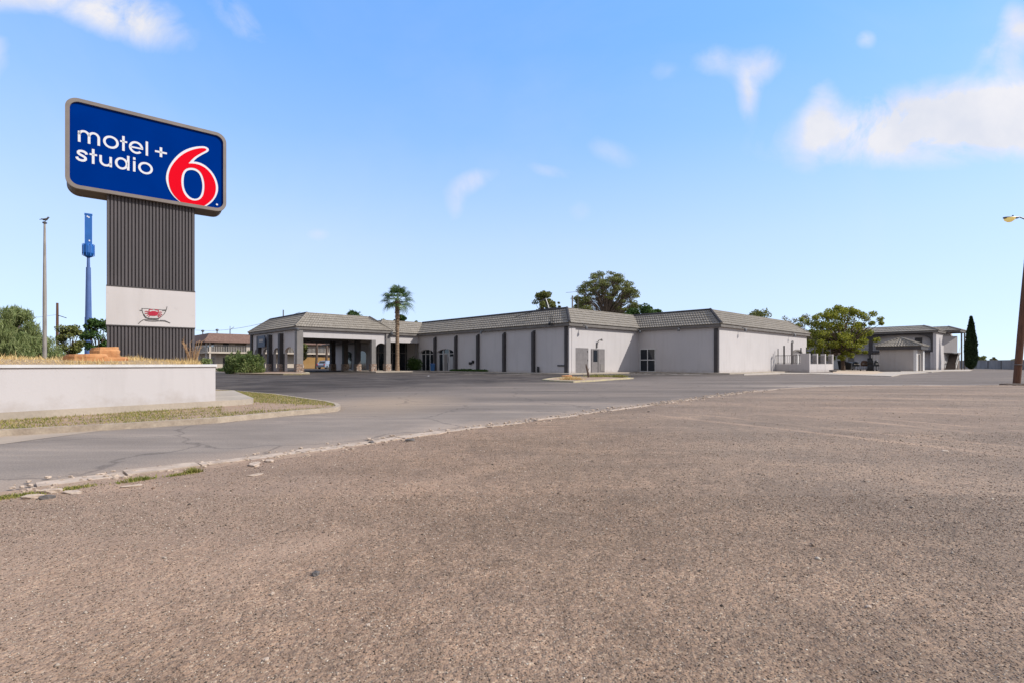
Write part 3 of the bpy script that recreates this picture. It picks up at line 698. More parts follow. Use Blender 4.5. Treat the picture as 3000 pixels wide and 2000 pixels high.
# rocks and small things on the bed
def slabthing(px, Y, z, rx, ry, h, seed, label, rot=0, group='orange boulders in the sign bed'):
    # angular sandstone block: irregular plan, flat bedding top, broken sides in three courses
    r = random.Random(seed); x, y = at(px, Y); n = 11; m = MB(); vs = []
    plan = [(r.uniform(.78, 1.12)) for _ in range(n)]
    for j, (zz, k) in enumerate(((0, 1.02), (h * .35, 1.0), (h * .38, .955), (h * .74, .97), (h * .78, .91), (h, .86))):
        for i in range(n):
            a = 6.2832 * i / n; q = k * plan[i] * (1 + r.uniform(-.03, .03))
            vs.append((rx * q * math.cos(a), ry * q * math.sin(a), zz + (r.uniform(-.02, .02) + .03 * math.cos(a)) * h * (j > 3) * 3 * .5))
    fs = [(j * n + i, j * n + (i + 1) % n, (j + 1) * n + (i + 1) % n, (j + 1) * n + i) for j in range(5) for i in range(n)] + [tuple(range(n - 1, -1, -1)), tuple(range(5 * n, 6 * n))]
    m.add(vs, fs); o = m.build('boulder', M['rockorange'], loc=(x, y, z)); o.rotation_euler = (0, 0, rot)
    return tag(o, label, 'boulder', group)
def rockthing(px, Y, z, rx, ry, rz, seed, label, m='rockorange', name='boulder', group='orange boulders in the sign bed', jit=.14, rot=0):
    x, y = at(px, Y)
    o = MB().rock((0, 0, rz * .55), rx, ry, rz, seed, jit).build(name, M[m], loc=(x, y, z))
    o.rotation_euler = (0, 0, rot); return tag(o, label, name, group)
slabthing(254, 12.4, 1.12, .46, .34, .20, 21, 'low flat orange boulder at the left of the sign column', rot=.1)
slabthing(325, 12.8, 1.10, .42, .34, .155, 25, 'flattest orange boulder, right against the foot of the sign column', rot=.9)
slabthing(306, 13.2, 1.18, .33, .27, .32, 27, 'squarish orange boulder on top of the flat ones', rot=.5)
for i, (px, Y, lab) in enumerate(((40, 11.5, 'pale pinkish stone at the far left of the dry bed'), (82, 11.9, 'pale yellowish stone just left of the grey light pole foot'), (65, 13, 'reddish stone behind the pale ones in the dry bed'))):
    rockthing(px, Y, 1.13, .1, .08, .045, 30 + i, lab, 'chunk' if i < 2 else 'rockorange', 'stone', 'small stones on the sign bed', .2)
# dead twiggy shrub at the right foot of the column
tw = MB(); r3 = random.Random(9)
for i in range(46):
    a = r3.uniform(0, 6.28); l = r3.uniform(.25, .62); sp0 = r3.uniform(0, .12)
    p0 = (sp0 * math.cos(a), sp0 * math.sin(a), 0); p1 = (l * .45 * math.cos(a), l * .45 * math.sin(a), l)
    p2 = (p1[0] + r3.uniform(-.1, .1), p1[1] + r3.uniform(-.1, .1), p1[2] + r3.uniform(.02, .15))
    tw.path([p0, p1, p2], [.008, .006, .003], 4)
x, y = at(563, 14.6)
tag(tw.build('dead_shrub', mat('dry_twigs', (.48, .30, .16), (.36, .22, .12), 5), loc=(x, y, 1.1)), 'dry leafless twiggy shrub at the right foot of the sign column', 'shrub')
x, y = at(604, 13.6)
V, n = leaves([(0, 0, .08, .16, .14, .09, 260)], .05)
tag(fastmesh('small_plant', V, n, 4, M['leaf_feather'], loc=(x, y, 1.06)), 'small yellow green plant near the right end of the retaining wall', 'plant')

# grass island in front of the wall
KT = [G(-900, 1345, .1), G(0, 1258, .1), G(340, 1240, .1), G(638, 1222, .1), G(860, 1202, .1), G(960, 1194.5, .1), G(990, 1191, .1), G(998, 1186, .1), G(990, 1180, .1), G(960, 1173, .1), G(900, 1165, .1), G(808, 1152, .1), G(700, 1143, .1), G(600, 1136, .1), G(520, 1131, .1)]
def offs(poly, d):
    out = []
    for i, p in enumerate(poly):
        a = Vector(poly[max(0, i - 1)]); b = Vector(poly[min(len(poly) - 1, i + 1)]); t = (b - a).normalized()
        out.append((p[0] - t.y * d, p[1] + t.x * d))
    return out
def ribbon(mb, a, b, z0, z1):
    n = len(a)
    for i in range(n - 1): mb.prism([a[i], a[i + 1], b[i + 1], b[i]], z0, z1)
ins = offs(KT, .11)
isl = MB(); isl.prism(ins + [P2(.5, 6), P2(-2, .1), P2(-20, .1)], 0, .085)
tag(isl.build('island_ground', M['dirt']), kind='structure')
kb = MB(); ribbon(kb, KT, ins, 0, .10)
tag(kb.build('kerb', mat('dusty_kerb', (.50, .41, .315), (.37, .295, .225), 5, .95, .006, 30, fine=.5)), kind='structure')
gt = MB(); gl = [G(-900, 1450), G(-300, 1345), G(0, 1301), G(340, 1255), G(638, 1231), G(860, 1209.5), G(960, 1202)]
gi = KT[:1] + [G(-300, 1287, .1)] + KT[1:6]
for i in range(len(gl) - 1): gt.add([(*gl[i], .004), (*gl[i + 1], .004), (*gi[i + 1][:2], .004), (*gi[i][:2], .004)], [(0, 1, 2, 3)])
tag(gt.build('kerb_gutter', mat('dusty_gutter', (.47, .375, .29), (.38, .305, .24), 1.2, .95, .003, 40, fine=.35)), kind='structure')

def inpoly(x, y, poly):
    c = False; j = len(poly) - 1
    for i in range(len(poly)):
        if (poly[i][1] > y) != (poly[j][1] > y) and x < (poly[j][0] - poly[i][0]) * (y - poly[i][1]) / (poly[j][1] - poly[i][1]) + poly[i][0]: c = not c
        j = i
    return c
ledge = [P2(-34, -.07), P2(.7, -.07), P2(.95, .2), P2(.95, 5.2), P2(-34, 5.2)]
ipoly = ins + [P2(.5, 6), P2(-20, .1)]
pts = []; r2 = random.Random(8)
while len(pts) < 26000:
    x = r2.uniform(-13, -3.6); y = r2.uniform(5, 19)
    if not inpoly(x, y, ipoly) or inpoly(x, y, ledge): continue
    # bare soil patch in the middle of the island tip; grass along both kerbs
    back = (Vector((x, y)) - Wp).dot(Vector((-.811, .585)) * -1)
    cxp = 1500 + x / y * 1500; cyp = HZ + (EYE - .1) / y * 1500
    if cxp > 650:
        u = (cxp - 650) / 350; mid = 1190 - 8 * u if False else None
        top = 1141 + (cxp - 633) * .12; bot = 1222 - (cxp - 638) * .088
        f = (cyp - top) / max(1, bot - top)
        if .38 < f < .80 and r2.random() < .93: continue
        if f >= .8 and r2.random() < .35: continue
    elif r2.random() < .35 + .3 * math.sin(x * 3 + y * 2) + .25 * math.sin(x * 7.3 - y * 5): continue
    pts.append((x, y, .08))
V, n = blades(pts, .012, .06, .007, 1.2)
tag(fastmesh('grass', V, n, 3, M['grass_green']), 'patchy green grass strip between kerb and retaining wall', 'grass', kind='stuff')
def tuft(px, py, wx, n, h, label, z=.018, m='grass_green', name='weed_tuft', grp='weeds growing in the broken drive edge'):
    x, y = G(px, py); r = random.Random(int(px))
    pts = [(r.gauss(0, wx), r.gauss(0, wx * .4), 0) for _ in range(n)]
    ang = .82
    pts = [(p[0] * math.cos(ang) - p[1] * math.sin(ang), p[0] * math.sin(ang) + p[1] * math.cos(ang), 0) for p in pts]
    V, c = blades(pts, .01, h, .006, 1.3)
    tag(fastmesh(name, V, c, 3, M[m], loc=(x, y, z)), label, 'weeds', grp)
tuft(36, 1461, .10, 420, .03, 'low yellowish weeds at the left end of the broken drive edge')
tuft(212, 1436, .08, 320, .028, 'low yellow weeds behind the flat pale chunk on the drive edge')
tuft(400, 1412, .06, 420, .045, 'green weed patch left of the tallest tuft on the drive edge')
tuft(565, 1389, .035, 420, .065, 'tallest green weed tuft on the drive edge')
tuft(520, 1396, .05, 160, .028, 'sparse low weeds between the two greener patches of the drive edge')

# ------------------------------------------------------------------ motel sign
d0 = 14.5; SX, SY = -.864 * d0, d0; ca, sa = .7817, .6237
def sp(px, py, q=0.0):
    X0 = SX - sa * q; Y0 = SY + ca * q; r = (px - 1500) / 1500
    a = (-X0 + Y0 * r) / (ca - sa * r); return (a, EYE + (HZ - py) / 1500 * (Y0 + sa * a))
sroot = thing('pole_sign', 'tall blue roadside sign with white lettering and red numeral on a grey ribbed column', 'sign', (SX, SY, 0), math.atan2(sa, ca))
def rrect(x0, z0, x1, z1, r, n=8):
    out = []
    for cx, cz, a0 in ((x1 - r, z0 + r, -90), (x1 - r, z1 - r, 0), (x0 + r, z1 - r, 90), (x0 + r, z0 + r, 180)):
        for i in range(n + 1):
            t = R(a0 + 90 * i / n); out.append((cx + r * math.cos(t), cz + r * math.sin(t)))
    return out
A0, A1, Z0, Z1 = -.10, 3.93, 6.07, 8.65
MB().plate([rrect(A0, Z0, A1, Z1, .30), rrect(A0 + .10, Z0 + .10, A1 - .09, Z1 - .10, .22)], 0, .10).build('frame', M['signframe'], sroot)
MB().plate([rrect(A0 + .012, Z0 + .012, A1 - .012, Z1 - .012, .30)], .10, .84).build('cabinet', M['signbox'], sroot)
MB().plate([rrect(A0, Z0, A1, Z1, .30)], .84, .90).build('rear_frame', M['signframe'], sroot)
face = MB().plate([rrect(A0 + .10, Z0 + .10, A1 - .09, Z1 - .10, .22)], .055, .098).build('sign_face', M['signblue'], sroot)
YF = .055
def stroke(mb, pts, wd, closed=False, y=YF):
    """a stroke of constant width along a polyline in the sign plane, butt ends"""
    n = len(pts); L = []; Rr = []
    for i in range(n):
        if closed: a, b = pts[(i - 1) % n], pts[(i + 1) % n]
        else: a, b = pts[max(0, i - 1)], pts[min(n - 1, i + 1)]
        dx, dz = b[0] - a[0], b[1] - a[1]; l = math.hypot(dx, dz) or 1; nx, nz = -dz / l * wd / 2, dx / l * wd / 2
        L.append((pts[i][0] + nx, pts[i][1] + nz)); Rr.append((pts[i][0] - nx, pts[i][1] - nz))
    rg = range(n if closed else n - 1)
    for i in rg:
        j = (i + 1) % n
        vs = [(*L[i],), (*L[j],), (*Rr[j],), (*Rr[i],)]
        mb.add([(p[0], y - .007, p[1]) for p in vs] + [(p[0], y + .002, p[1]) for p in vs],
               [(0, 1, 2, 3), (4, 5, 6, 7), (0, 1, 5, 4), (2, 3, 7, 6)] + ([(1, 2, 6, 5)] if (not closed and i == n - 2) else []) + ([(3, 0, 4, 7)] if (not closed and i == 0) else []))
def arc(cx, cz, rx, rz, a0, a1, n=20): return [(cx + rx * math.cos(R(a0 + (a1 - a0) * i / n)), cz + rz * math.sin(R(a0 + (a1 - a0) * i / n))) for i in range(n + 1)]
W = .060; H2 = W / 2
def letters(spec):
    mb = MB()
    for s_ in spec: stroke(mb, *s_[:2], **(s_[2] if len(s_) > 2 else {}))
    return mb
b1 = 7.425; xh = .355; b2 = 6.866
def emit(ch, strokes): letters(strokes).build('letter_' + ch if False else 'letter', M['signwhite'], sroot)
def ring(cx, cz, rx, rz, wd=W): return (arc(cx, cz, rx - wd / 2, rz - wd / 2, 0, 360, 36)[:-1], wd, dict(closed=True))
emit('m', [([(.206, b1), (.206, b1 + .315)], W), (arc(.315, b1 + .205, .109, .125, 180, 0) + [(.424, b1)], W), (arc(.533, b1 + .205, .109, .125, 180, 0) + [(.642, b1)], W)])
emit('o', [ring(.922, b1 + .178, .183, .187)])
emit('t', [([(1.215, b1), (1.215, b1 + .44)], W), ([(1.137, b1 + .277), (1.306, b1 + .277)], .05)])
emit('e', [(arc(1.520, b1 + .176, .174 - H2, .187 - H2, 0, 318, 34), W), ([(1.385, b1 + .172), (1.692, b1 + .172)], .048)])
emit('l', [([(1.786, b1), (1.786, b1 + .43)], W)])
emit('plus', [([(1.990, 7.620), (2.296, 7.620)], .058), ([(2.142, 7.47), (2.142, 7.77)], .066)])
sc_ = [(.372, 7.098), (.352, 7.142), (.31, 7.168), (.262, 7.176), (.212, 7.165), (.184, 7.135), (.186, 7.098), (.21, 7.072), (.262, 7.048), (.315, 7.022), (.345, 6.99), (.345, 6.95), (.315, 6.915), (.262, 6.902), (.205, 6.912), (.168, 6.94), (.150, 6.985)]
emit('s', [(sc_, .066)])
emit('t', [([(.516, b2), (.516, b2 + .43)], W), ([(.434, b2 + .268), (.604, b2 + .268)], .05)])
emit('u', [([(.684, b2 + .30), (.684, b2 + .14)] + arc(.800, b2 + .14, .116, .115, 180, 350, 16), W), ([(.916, b2), (.916, b2 + .30)], W)])
emit('d', [ring(1.172, b2 + .172, .158, .178), ([(1.330, b2), (1.330, b2 + .435)], W)])
emit('i', [([(1.476, b2), (1.476, b2 + .315)], W), ([(1.476, b2 + .355), (1.476, b2 + .428)], W)])
emit('o', [ring(1.754, b2 + .168, .183, .183)])
def chaikin(p, it=2):
    for _ in range(it):
        q = []
        for i in range(len(p)):
            a, b = p[i], p[(i + 1) % len(p)]
            q += [(a[0] * .75 + b[0] * .25, a[1] * .75 + b[1] * .25), (a[0] * .25 + b[0] * .75, a[1] * .25 + b[1] * .75)]
        p = q
    return p
def six(l, y): return [sp(470 + x / 7.125, 410 + z / 7.125, y) for x, z in l]
WO = [(900, 135), (970, 155), (1010, 195), (1010, 230), (980, 260), (900, 300), (820, 345), (740, 400), (690, 455), (705, 458), (760, 462), (850, 490), (940, 540), (1020, 610), (1090, 690), (1145, 780), (1185, 880), (1205, 980), (1203, 1070), (1180, 1150), (1140, 1225), (1080, 1300), (1010, 1355), (950, 1392), (700, 1362), (430, 1316), (360, 1265), (280, 1190), (210, 1100), (160, 1000), (125, 890), (113, 790), (130, 680), (170, 570), (230, 470), (310, 370), (400, 285), (510, 215), (640, 165), (770, 140)]
RO = [(900, 175), (950, 190), (965, 210), (940, 235), (860, 275), (770, 325), (700, 375), (640, 435), (585, 495), (600, 498), (650, 497), (740, 505), (840, 535), (930, 585), (1000, 645), (1065, 725), (1115, 815), (1145, 900), (1160, 990), (1155, 1080), (1130, 1170), (1080, 1250), (1010, 1315), (930, 1372), (900, 1384), (700, 1354), (470, 1320), (410, 1290), (330, 1215), (260, 1130), (210, 1040), (180, 930), (168, 820), (175, 710), (210, 600), (270, 500), (350, 405), (440, 325), (550, 258), (670, 210), (790, 182)]
RI = [(600, 585), (680, 585), (760, 610), (830, 665), (880, 750), (910, 850), (922, 960), (915, 1070), (895, 1160), (850, 1225), (790, 1262), (710, 1275), (620, 1250), (550, 1200), (490, 1120), (450, 1010), (435, 890), (440, 780), (465, 690), (520, 615)]
BI = [(610, 632), (680, 632), (740, 652), (800, 700), (840, 770), (865, 860), (878, 960), (870, 1060), (850, 1140), (815, 1200), (770, 1230), (710, 1237), (640, 1215), (580, 1165), (525, 1090), (490, 990), (482, 880), (490, 780), (510, 705), (550, 652)]
y1 = YF - .012
num = MB().plate([chaikin(six(WO, y1), 1), chaikin(six(BI, y1), 2)], y1, YF + .002).build('numeral_outline', M['signwhite'], sroot)
MB().plate([chaikin(six(RO, y1), 1), chaikin(six(RI, y1), 2)], y1 - .006, y1 + .002).build('numeral', M['signred'], sroot)
MB().plate([arc(*sp(470 + 1180 / 7.125, 410 + 1352 / 7.125, y1), .030, .030, 0, 342, 10)], y1, YF + .002).build('trademark_dot', M['signwhite'], sroot)

# column
qc = .14
cL, cR = sp(312.5, 850, qc)[0], sp(571, 850, qc)[0]
def ribbed(z0, z1, name):
    mb = MB(); n = 26; p = (cR - cL) / n; prof = []
    for i in range(n):
        x = cL + i * p; prof += [(x, qc + .04), (x + p * .16, qc), (x + p * .68, qc), (x + p * .82, qc + .04)]
    prof.append((cR, qc + .04)); m = len(prof)
    mb.add([(x, y, z) for z in (z0, z1) for x, y in prof], [(i, i + 1, m + i + 1, m + i) for i in range(m - 1)])
    mb.box(cL + .002, qc + .045, z0, cR - .002, .72, z1)
    return mb.build(name, M['ribs'], sroot)
zt1 = sp(312.5, 838, qc)[1]; zt2 = sp(312.5, 951, qc)[1]
ribbed(zt1 + .03, 6.10, 'ribbed_cladding'); ribbed(.9, zt2 - .03, 'ribbed_cladding')
for zb0 in (zt1, zt2 - .035): MB().box(cL - .01, qc - .02, zb0, cR + .01, .74, zb0 + .035).build('band', M['trim'], sroot)
MB().box(cL - .015, qc - .012, zt2, cR + .015, .735, zt1).build('panel', M['panelwhite'], sroot)
qe = qc - .013
def em(x, y): return sp(380 + x / 15.68, 880 + y / 15.68, qe)
eb = MB()
def estroke(pts, wd, mb): stroke(mb, [em(*p) for p in pts], wd, y=qe)
inkm = MB()
estroke([(565, 360), (575, 480), (610, 600), (680, 720), (760, 820), (880, 870), (1060, 890), (1240, 885), (1380, 810), (1490, 720), (1580, 640), (1640, 540), (1690, 420), (1720, 290)], .016, inkm)
estroke([(575, 380), (800, 385), (1000, 410), (1250, 425), (1500, 445), (1680, 440)], .012, inkm)
estroke([(640, 660), (740, 800), (900, 840), (1100, 850), (1330, 850)], .036, inkm)
estroke([(460, 470), (560, 465)], .026, inkm); estroke([(1500, 470), (1640, 470)], .03, inkm)
estroke([(400, 1080), (500, 980), (620, 900), (700, 890)], .022, inkm)
estroke([(700, 920), (860, 950), (1020, 960), (1200, 960), (1380, 950), (1600, 960), (1740, 1000), (1860, 1050)], .026, inkm)
estroke([(700, 880), (1020, 905), (1340, 915)], .012, inkm); estroke([(1400, 920), (1620, 930), (1780, 1010)], .016, inkm)
inkm.build('emblem_outline', M['ink'], sroot)
tint = MB()
tint.plate([chaikin([em(*p) for p in [(690, 500), (900, 430), (1320, 440), (1500, 520), (1480, 660), (1340, 800), (1000, 800), (760, 720)]], 2)], qe + .006 - .004, qe + .011)
tint.build('emblem_tint', M['pinkish'], sroot)
crab = MB()
crab.plate([chaikin([em(*p) for p in [(900, 560), (1000, 500), (1120, 495), (1260, 530), (1330, 620), (1260, 710), (1060, 725), (930, 700), (870, 630)]], 2)], qe - .012, qe + .004)
for l in ([(930, 560), (890, 500), (900, 430), (1000, 420), (1060, 425)], [(1300, 560), (1330, 500), (1300, 450), (1220, 445), (1160, 430)],
          [(900, 580), (810, 520), (740, 510), (700, 540)], [(880, 620), (780, 600), (700, 620)], [(900, 660), (830, 680), (790, 730)], [(940, 700), (890, 740), (880, 770)],
          [(1320, 580), (1400, 540), (1480, 560)], [(1340, 620), (1430, 630), (1490, 680)], [(1320, 660), (1400, 710), (1440, 760)], [(1290, 700), (1340, 760), (1360, 800)]):
    stroke(crab, [em(*p) for p in l], .020, y=qe - .004)
crab.build('emblem_crab', M['crab'], sroot)

# ------------------------------------------------------------------ mansard roof
BP = (5.756, 51.7); UX = Vector((.7274, .6862)); UY = Vector((-.6862, .7274)); BA = math.atan2(.6862, .7274)
def Wd(s, t): return (BP[0] + UX.x * s + UY.x * t, BP[1] + UX.y * s + UY.y * t)
def offset_closed(poly, d):
    """offset a CCW polygon outward by d (inward when negative)"""
    n = len(poly); out = []
    for i in range(n):
        p0, p1, p2 = Vector(poly[i - 1]), Vector(poly[i]), Vector(poly[(i + 1) % n])
        e1 = (p1 - p0).normalized(); e2 = (p2 - p1).normalized()
        n1 = Vector((e1.y, -e1.x)); n2 = Vector((e2.y, -e2.x))
        b = (n1 + n2); b = b / max(.2, b.length_squared) * 2 * d
        out.append((p1.x + b.x, p1.y + b.y))
    return out
def tiled(mb, O0, O1, I0, I1, z0, z1, rows=6, rib=.30, amp=.020):
    """tiled slope between an eave edge and a ridge edge: overlapping courses of ribbed tiles"""
    O0, O1, I0, I1 = [Vector(p) for p in (O0, O1, I0, I1)]
    e = (O1 - O0).normalized(); L = (O1 - O0).length
    outw = Vector((e.y, -e.x)); run = (I0 - O0).dot(-outw); ln = math.hypot(run, z1 - z0)
    nrm = Vector((outw.x * (z1 - z0) / ln, outw.y * (z1 - z0) / ln, run / ln))
    m = max(4, int(L / rib * 4))
    for j in range(rows):
        va, vb = j / rows, (j + 1) / rows
        rws = []
        for v, lift in ((va, -.01), (va, .065), (vb, .012)):
            a = O0.lerp(I0, v); b = O1.lerp(I1, v); z = z0 + (z1 - z0) * v; row = []
            for i in range(m + 1):
                p = a.lerp(b, i / m); u = (p - O0).dot(e); h = lift + (amp * math.cos(2 * math.pi * u / rib) if lift > 0 else 0)
                row.append((p.x + nrm.x * h, p.y + nrm.y * h, z + nrm.z * h))
            rws.append(row)
        vs = rws[0] + rws[1] + rws[2]; k_ = m + 1
        mb.add(vs, [(r * k_ + i, r * k_ + i + 1, (r + 1) * k_ + i + 1, (r + 1) * k_ + i) for r in (0, 1) for i in range(m)])
def mansard(poly, ov, inset, z0, z1, parent, origin, rows=6, rib=.30, skip=(), dark=(), darkhip=()):
    O = offset_closed(poly, ov); I = offset_closed(poly, -inset); n = len(poly)
    rf = MB(); caps = MB()
    for i in range(n):
        if i in skip: continue
        tiled(rf, O[i], O[(i + 1) % n], I[i], I[(i + 1) % n], z0, z1, rows, rib)
    rf.cur = 0; rf.prism(I, z1 - .25, z1 - .02)
    r = rf.build('roof', M['tile'], parent, origin=origin)
    for i in range(n):
        p0, p1, p2 = Vector(poly[i - 1]), Vector(poly[i]), Vector(poly[(i + 1) % n])
        convex = (p1 - p0).cross(p2 - p1) > 0
        if convex and not (i in skip and (i - 1) % n in skip):
            a = Vector((*O[i], z0 + .05)); b = Vector((*I[i], z1 + .06)); m = 9
            for k_ in range(m): caps.tube(a.lerp(b, k_ / m), a.lerp(b, (k_ + 1.15) / m), .12, .09, 7)
        if i not in skip:
            a = Vector((*I[i], z1 + .02)); b = Vector((*I[(i + 1) % n], z1 + .02)); m = max(2, int((b - a).length / .5))
            for k_ in range(m): caps.tube(a.lerp(b, k_ / m), a.lerp(b, (k_ + 1.1) / m), .085, .07, 6)
    caps.build('ridge_cap', M['tile'], r, origin=origin)
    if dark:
        df = MB()  # added dark strips: shade of the ridges and hips put into colour
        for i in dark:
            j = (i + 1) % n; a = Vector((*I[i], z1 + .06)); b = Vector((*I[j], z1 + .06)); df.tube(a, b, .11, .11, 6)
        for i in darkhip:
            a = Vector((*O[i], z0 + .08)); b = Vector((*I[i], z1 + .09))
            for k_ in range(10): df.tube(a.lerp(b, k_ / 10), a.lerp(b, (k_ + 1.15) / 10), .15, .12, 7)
        df.build('ridge_shade_strip', M['trim'], r, origin=origin)
    fs = MB(); f1 = offset_closed(poly, ov - .06)
    fin = offset_closed(poly, -.05)
    for i in range(n):
        j = (i + 1) % n; fs.prism([f1[i], f1[j], fin[j], fin[i]], z0 - .30, z0 - .02)
    fs.build('fascia', M['fascia'], parent, origin=origin)
    return r
# ------------------------------------------------------------------ main building
mb_root = thing('motel_building', 'long single storey white stucco building with grey tiled mansard roof and dark pilasters', 'building', (*BP, 0), BA)
main_poly = [(-6.4, 27.4), (0, 27.4), (0, 0), (12.57, 0), (12.57, -9.72), (39.87, -9.72), (39.87, 20), (20, 20), (20, 45), (-6.4, 45)]
# wall volumes (set 0.36 behind the long shaded wall, which is a pierced panel)
core = [(.36, 31), (.36, .02), (12.57, .02), (12.57, -9.72), (39.87, -9.72), (39.87, 20), (20, 20), (20, 45), (-4.5, 45), (-4.5, 31)]
MB().prism(core, 0, 4.95).build('wall', M['stucco'], mb_root)
tA = lambda px: (BP[0] - BP[1] * (px - 1500) / 1500) / (.6862 + .7274 * (px - 1500) / 1500)
XA = lambda a, y, z: (y, a, z)               # face A: plate x -> t, plate y -> s
def archloop(t0, t1, zs, zc, z0=.12, n=10):
    c = (t0 + t1) / 2; r = abs(t1 - t0) / 2
    return [(t0, z0), (t1, z0)] + [(c + (t1 - c) * math.cos(math.pi * i / n), zs + (zc - zs) * math.sin(math.pi * i / n)) for i in range(n + 1)]
aw = [(tA(1269), tA(1231)), (tA(1329), tA(1281))]
holes = [archloop(a, b, 2.45, 2.95) for a, b in aw]
MB().plate([[(0, 0), (27.4, 0), (27.4, 4.95), (0, 4.95)]] + holes, 0, .35, XA).build('wall', M['stucco'], mb_root)
MB().box(0, 27.4, 3.87, .36, 31, 4.95).build('wall', M['stucco'], mb_root)
# white fascia of the recessed entrance and its soffit
MB().box(-6.4, 27.4, 3.87, .002, 27.75, 4.95).build('entrance_fascia', M['stucco'], mb_root)
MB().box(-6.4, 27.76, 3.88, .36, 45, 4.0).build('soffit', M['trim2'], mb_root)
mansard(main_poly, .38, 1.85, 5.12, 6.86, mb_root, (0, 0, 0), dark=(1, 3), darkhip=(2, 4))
# arched windows on the long wall
for wi, (a, b) in enumerate(aw):
    fr = MB(); z = 2.9
    for f in (.0, .34, .68, 1.0):
        t = a + (b - a) * f; t = min(max(t, a + .06), b - .06); zz = 2.45 + .5 * math.sqrt(max(0, 1 - (2 * f - 1) ** 2))
        fr.box(.20, t - .05, .12, .28, t + .05, zz)
    fr.box(.20, a, 2.30, .279, b, 2.38)
    wf = fr.build('window', M['white'], mb_root)
    MB().plate([archloop(a, b, 2.45, 2.95)], .285, .33, XA).build('pane', M['glass'], wf)
    if wi == 1:
        m2 = MB(); m2.box(.27, a + .5, .14, .284, a + (b - a) * .45, 2.0); m2.box(.27, a + (b - a) * .36, 1.2, .284, a + (b - a) * .5, 2.2)
        m2.build('paper', M['glasspale'], wf)
        MB().box(.25, b - 1.9, .12, .284, b - .9, 2.35).build('door_leaf', M['trim2'], wf)
# recessed storefront at the entrance
sf = MB()
for sx_ in (-4.3, -3.2, -2.1, -1.0, .0): sf.box(sx_ - .04, 30.86, 0, sx_ + .04, 30.98, 3.88)
sf.box(-4.5, 30.88, 2.5, .3, 30.97, 2.58)
st_ = sf.build('storefront', M['trim2'], mb_root)
MB().box(-4.5, 30.985, 0.0, .3, 30.995, 3.88).build('pane', M['glass'], st_)
MB().box(-.2, 27.9, 0, -.01, 28.1, 3.87).build('column', M['trim2'], mb_root)
# windows on the side of the lobby seen through the canopy
for t0 in (34.0, 38.5):
    lp = archloop(t0, t0 + 2.6, 2.4, 2.9, .1)
    wf = MB().plate([lp, [(x * .96 + (t0 + 1.3) * .04, .2 + (z - .1) * .95) for x, z in lp]], -4.55, -4.48, XA).build('window', M['white'], mb_root)
    MB().plate([[(x * .96 + (t0 + 1.3) * .04, .2 + (z - .1) * .95) for x, z in lp]], -4.53, -4.505, XA).build('pane', M['glass'], wf)
# pilasters of the long wall
for px in (1273.5, 1334.5, 1399, 1476, 1561.6):
    t = tA(px + 4)
    p = MB(); p.box(-.34, t - .16, 0, -.002, t + .16, 4.35)
    p.add([(-.34, t - .16, 4.351), (-.34, t + .16, 4.351), (-.002, t - .16, 4.351), (-.002, t + .16, 4.351), (-.002, t - .16, 4.6), (-.002, t + .16, 4.6)], [(0, 1, 5, 4), (0, 4, 2), (1, 3, 5), (2, 4, 5, 3)])
    p.build('pilaster', M['trim'], mb_root)
MB().box(-.16, .16, 0, -.002, .5, 4.78).build('pilaster', M['trim'], mb_root)
MB().box(-.05, -.07, 0, .32, -.002, 4.80).build('pilaster', M['stucco'], mb_root)
MB().box(.32, -.10, 0, .9, -.002, 4.80).build('pilaster', M['stucco'], mb_root)
MB().box(12.41, -9.6, 0, 12.568, -9.2, 4.7).build('pilaster', M['trim'], mb_root)
# doors on the sunlit wall
sB = lambda px: (BP[1] * (px - 1500) / 1500 - BP[0]) / (.7274 - .6862 * (px - 1500) / 1500)
def sbox(x0, z0, x1, z1, y0, y1): return MB().box(sB(x0), y0, z0, sB(x1), y1, z1)
dz = .12
dr = sbox(1680, .03, 1722, 2.66, -.05, -.004).build('door', M['door'], mb_root); dr['label'] = 'blank grey boarded double door'
for zh in (2.25, 1.35): MB().box(sB(1721) - .05, -.08, zh, sB(1721) + .02, -.0505, zh + .15).build('hinge', M['black'], dr)
MB().plate([[(sB(1679) - .06, .02), (sB(1723) + .06, .02), (sB(1723) + .06, 2.76), (sB(1679) - .06, 2.76)], [(sB(1680), .03), (sB(1722), .03), (sB(1722), 2.66), (sB(1680), 2.66)]], -.075, -.002).build('door_frame', M['stucco'], dr)
dr2 = sbox(1732, .03, 1770.5, 2.62, -.05, -.004).build('door', M['door'], mb_root); dr2['label'] = 'grey service door with a tall glass pane and a lower louvre'
sbox(1737, 1.25, 1749, 2.5, -.06, -.051).build('pane', M['glass'], dr2)
sbox(1757, .28, 1769, 1.05, -.09, -.051).build('louvre', M['trim2'], dr2)
sbox(1750, .03, 1752, 2.6, -.058, -.051).build('seam', M['trim'], dr2)
gn = MB(); sx_ = sB(1748); gn.tube((sx_, -.06, 2.72), (sx_, -.06, 3.25), .07, .06); gn.path([(sx_, -.07, 3.2), (sx_ + .1, -.2, 3.5), (sx_ + .35, -.35, 3.62)], .05); gn.lathe([(.05, 0), (.14, -.18), (.15, -.22)], (sx_ + .4, -.38, 3.68), 10)
gn.build('wall_lamp', M['trim2'], mb_root)
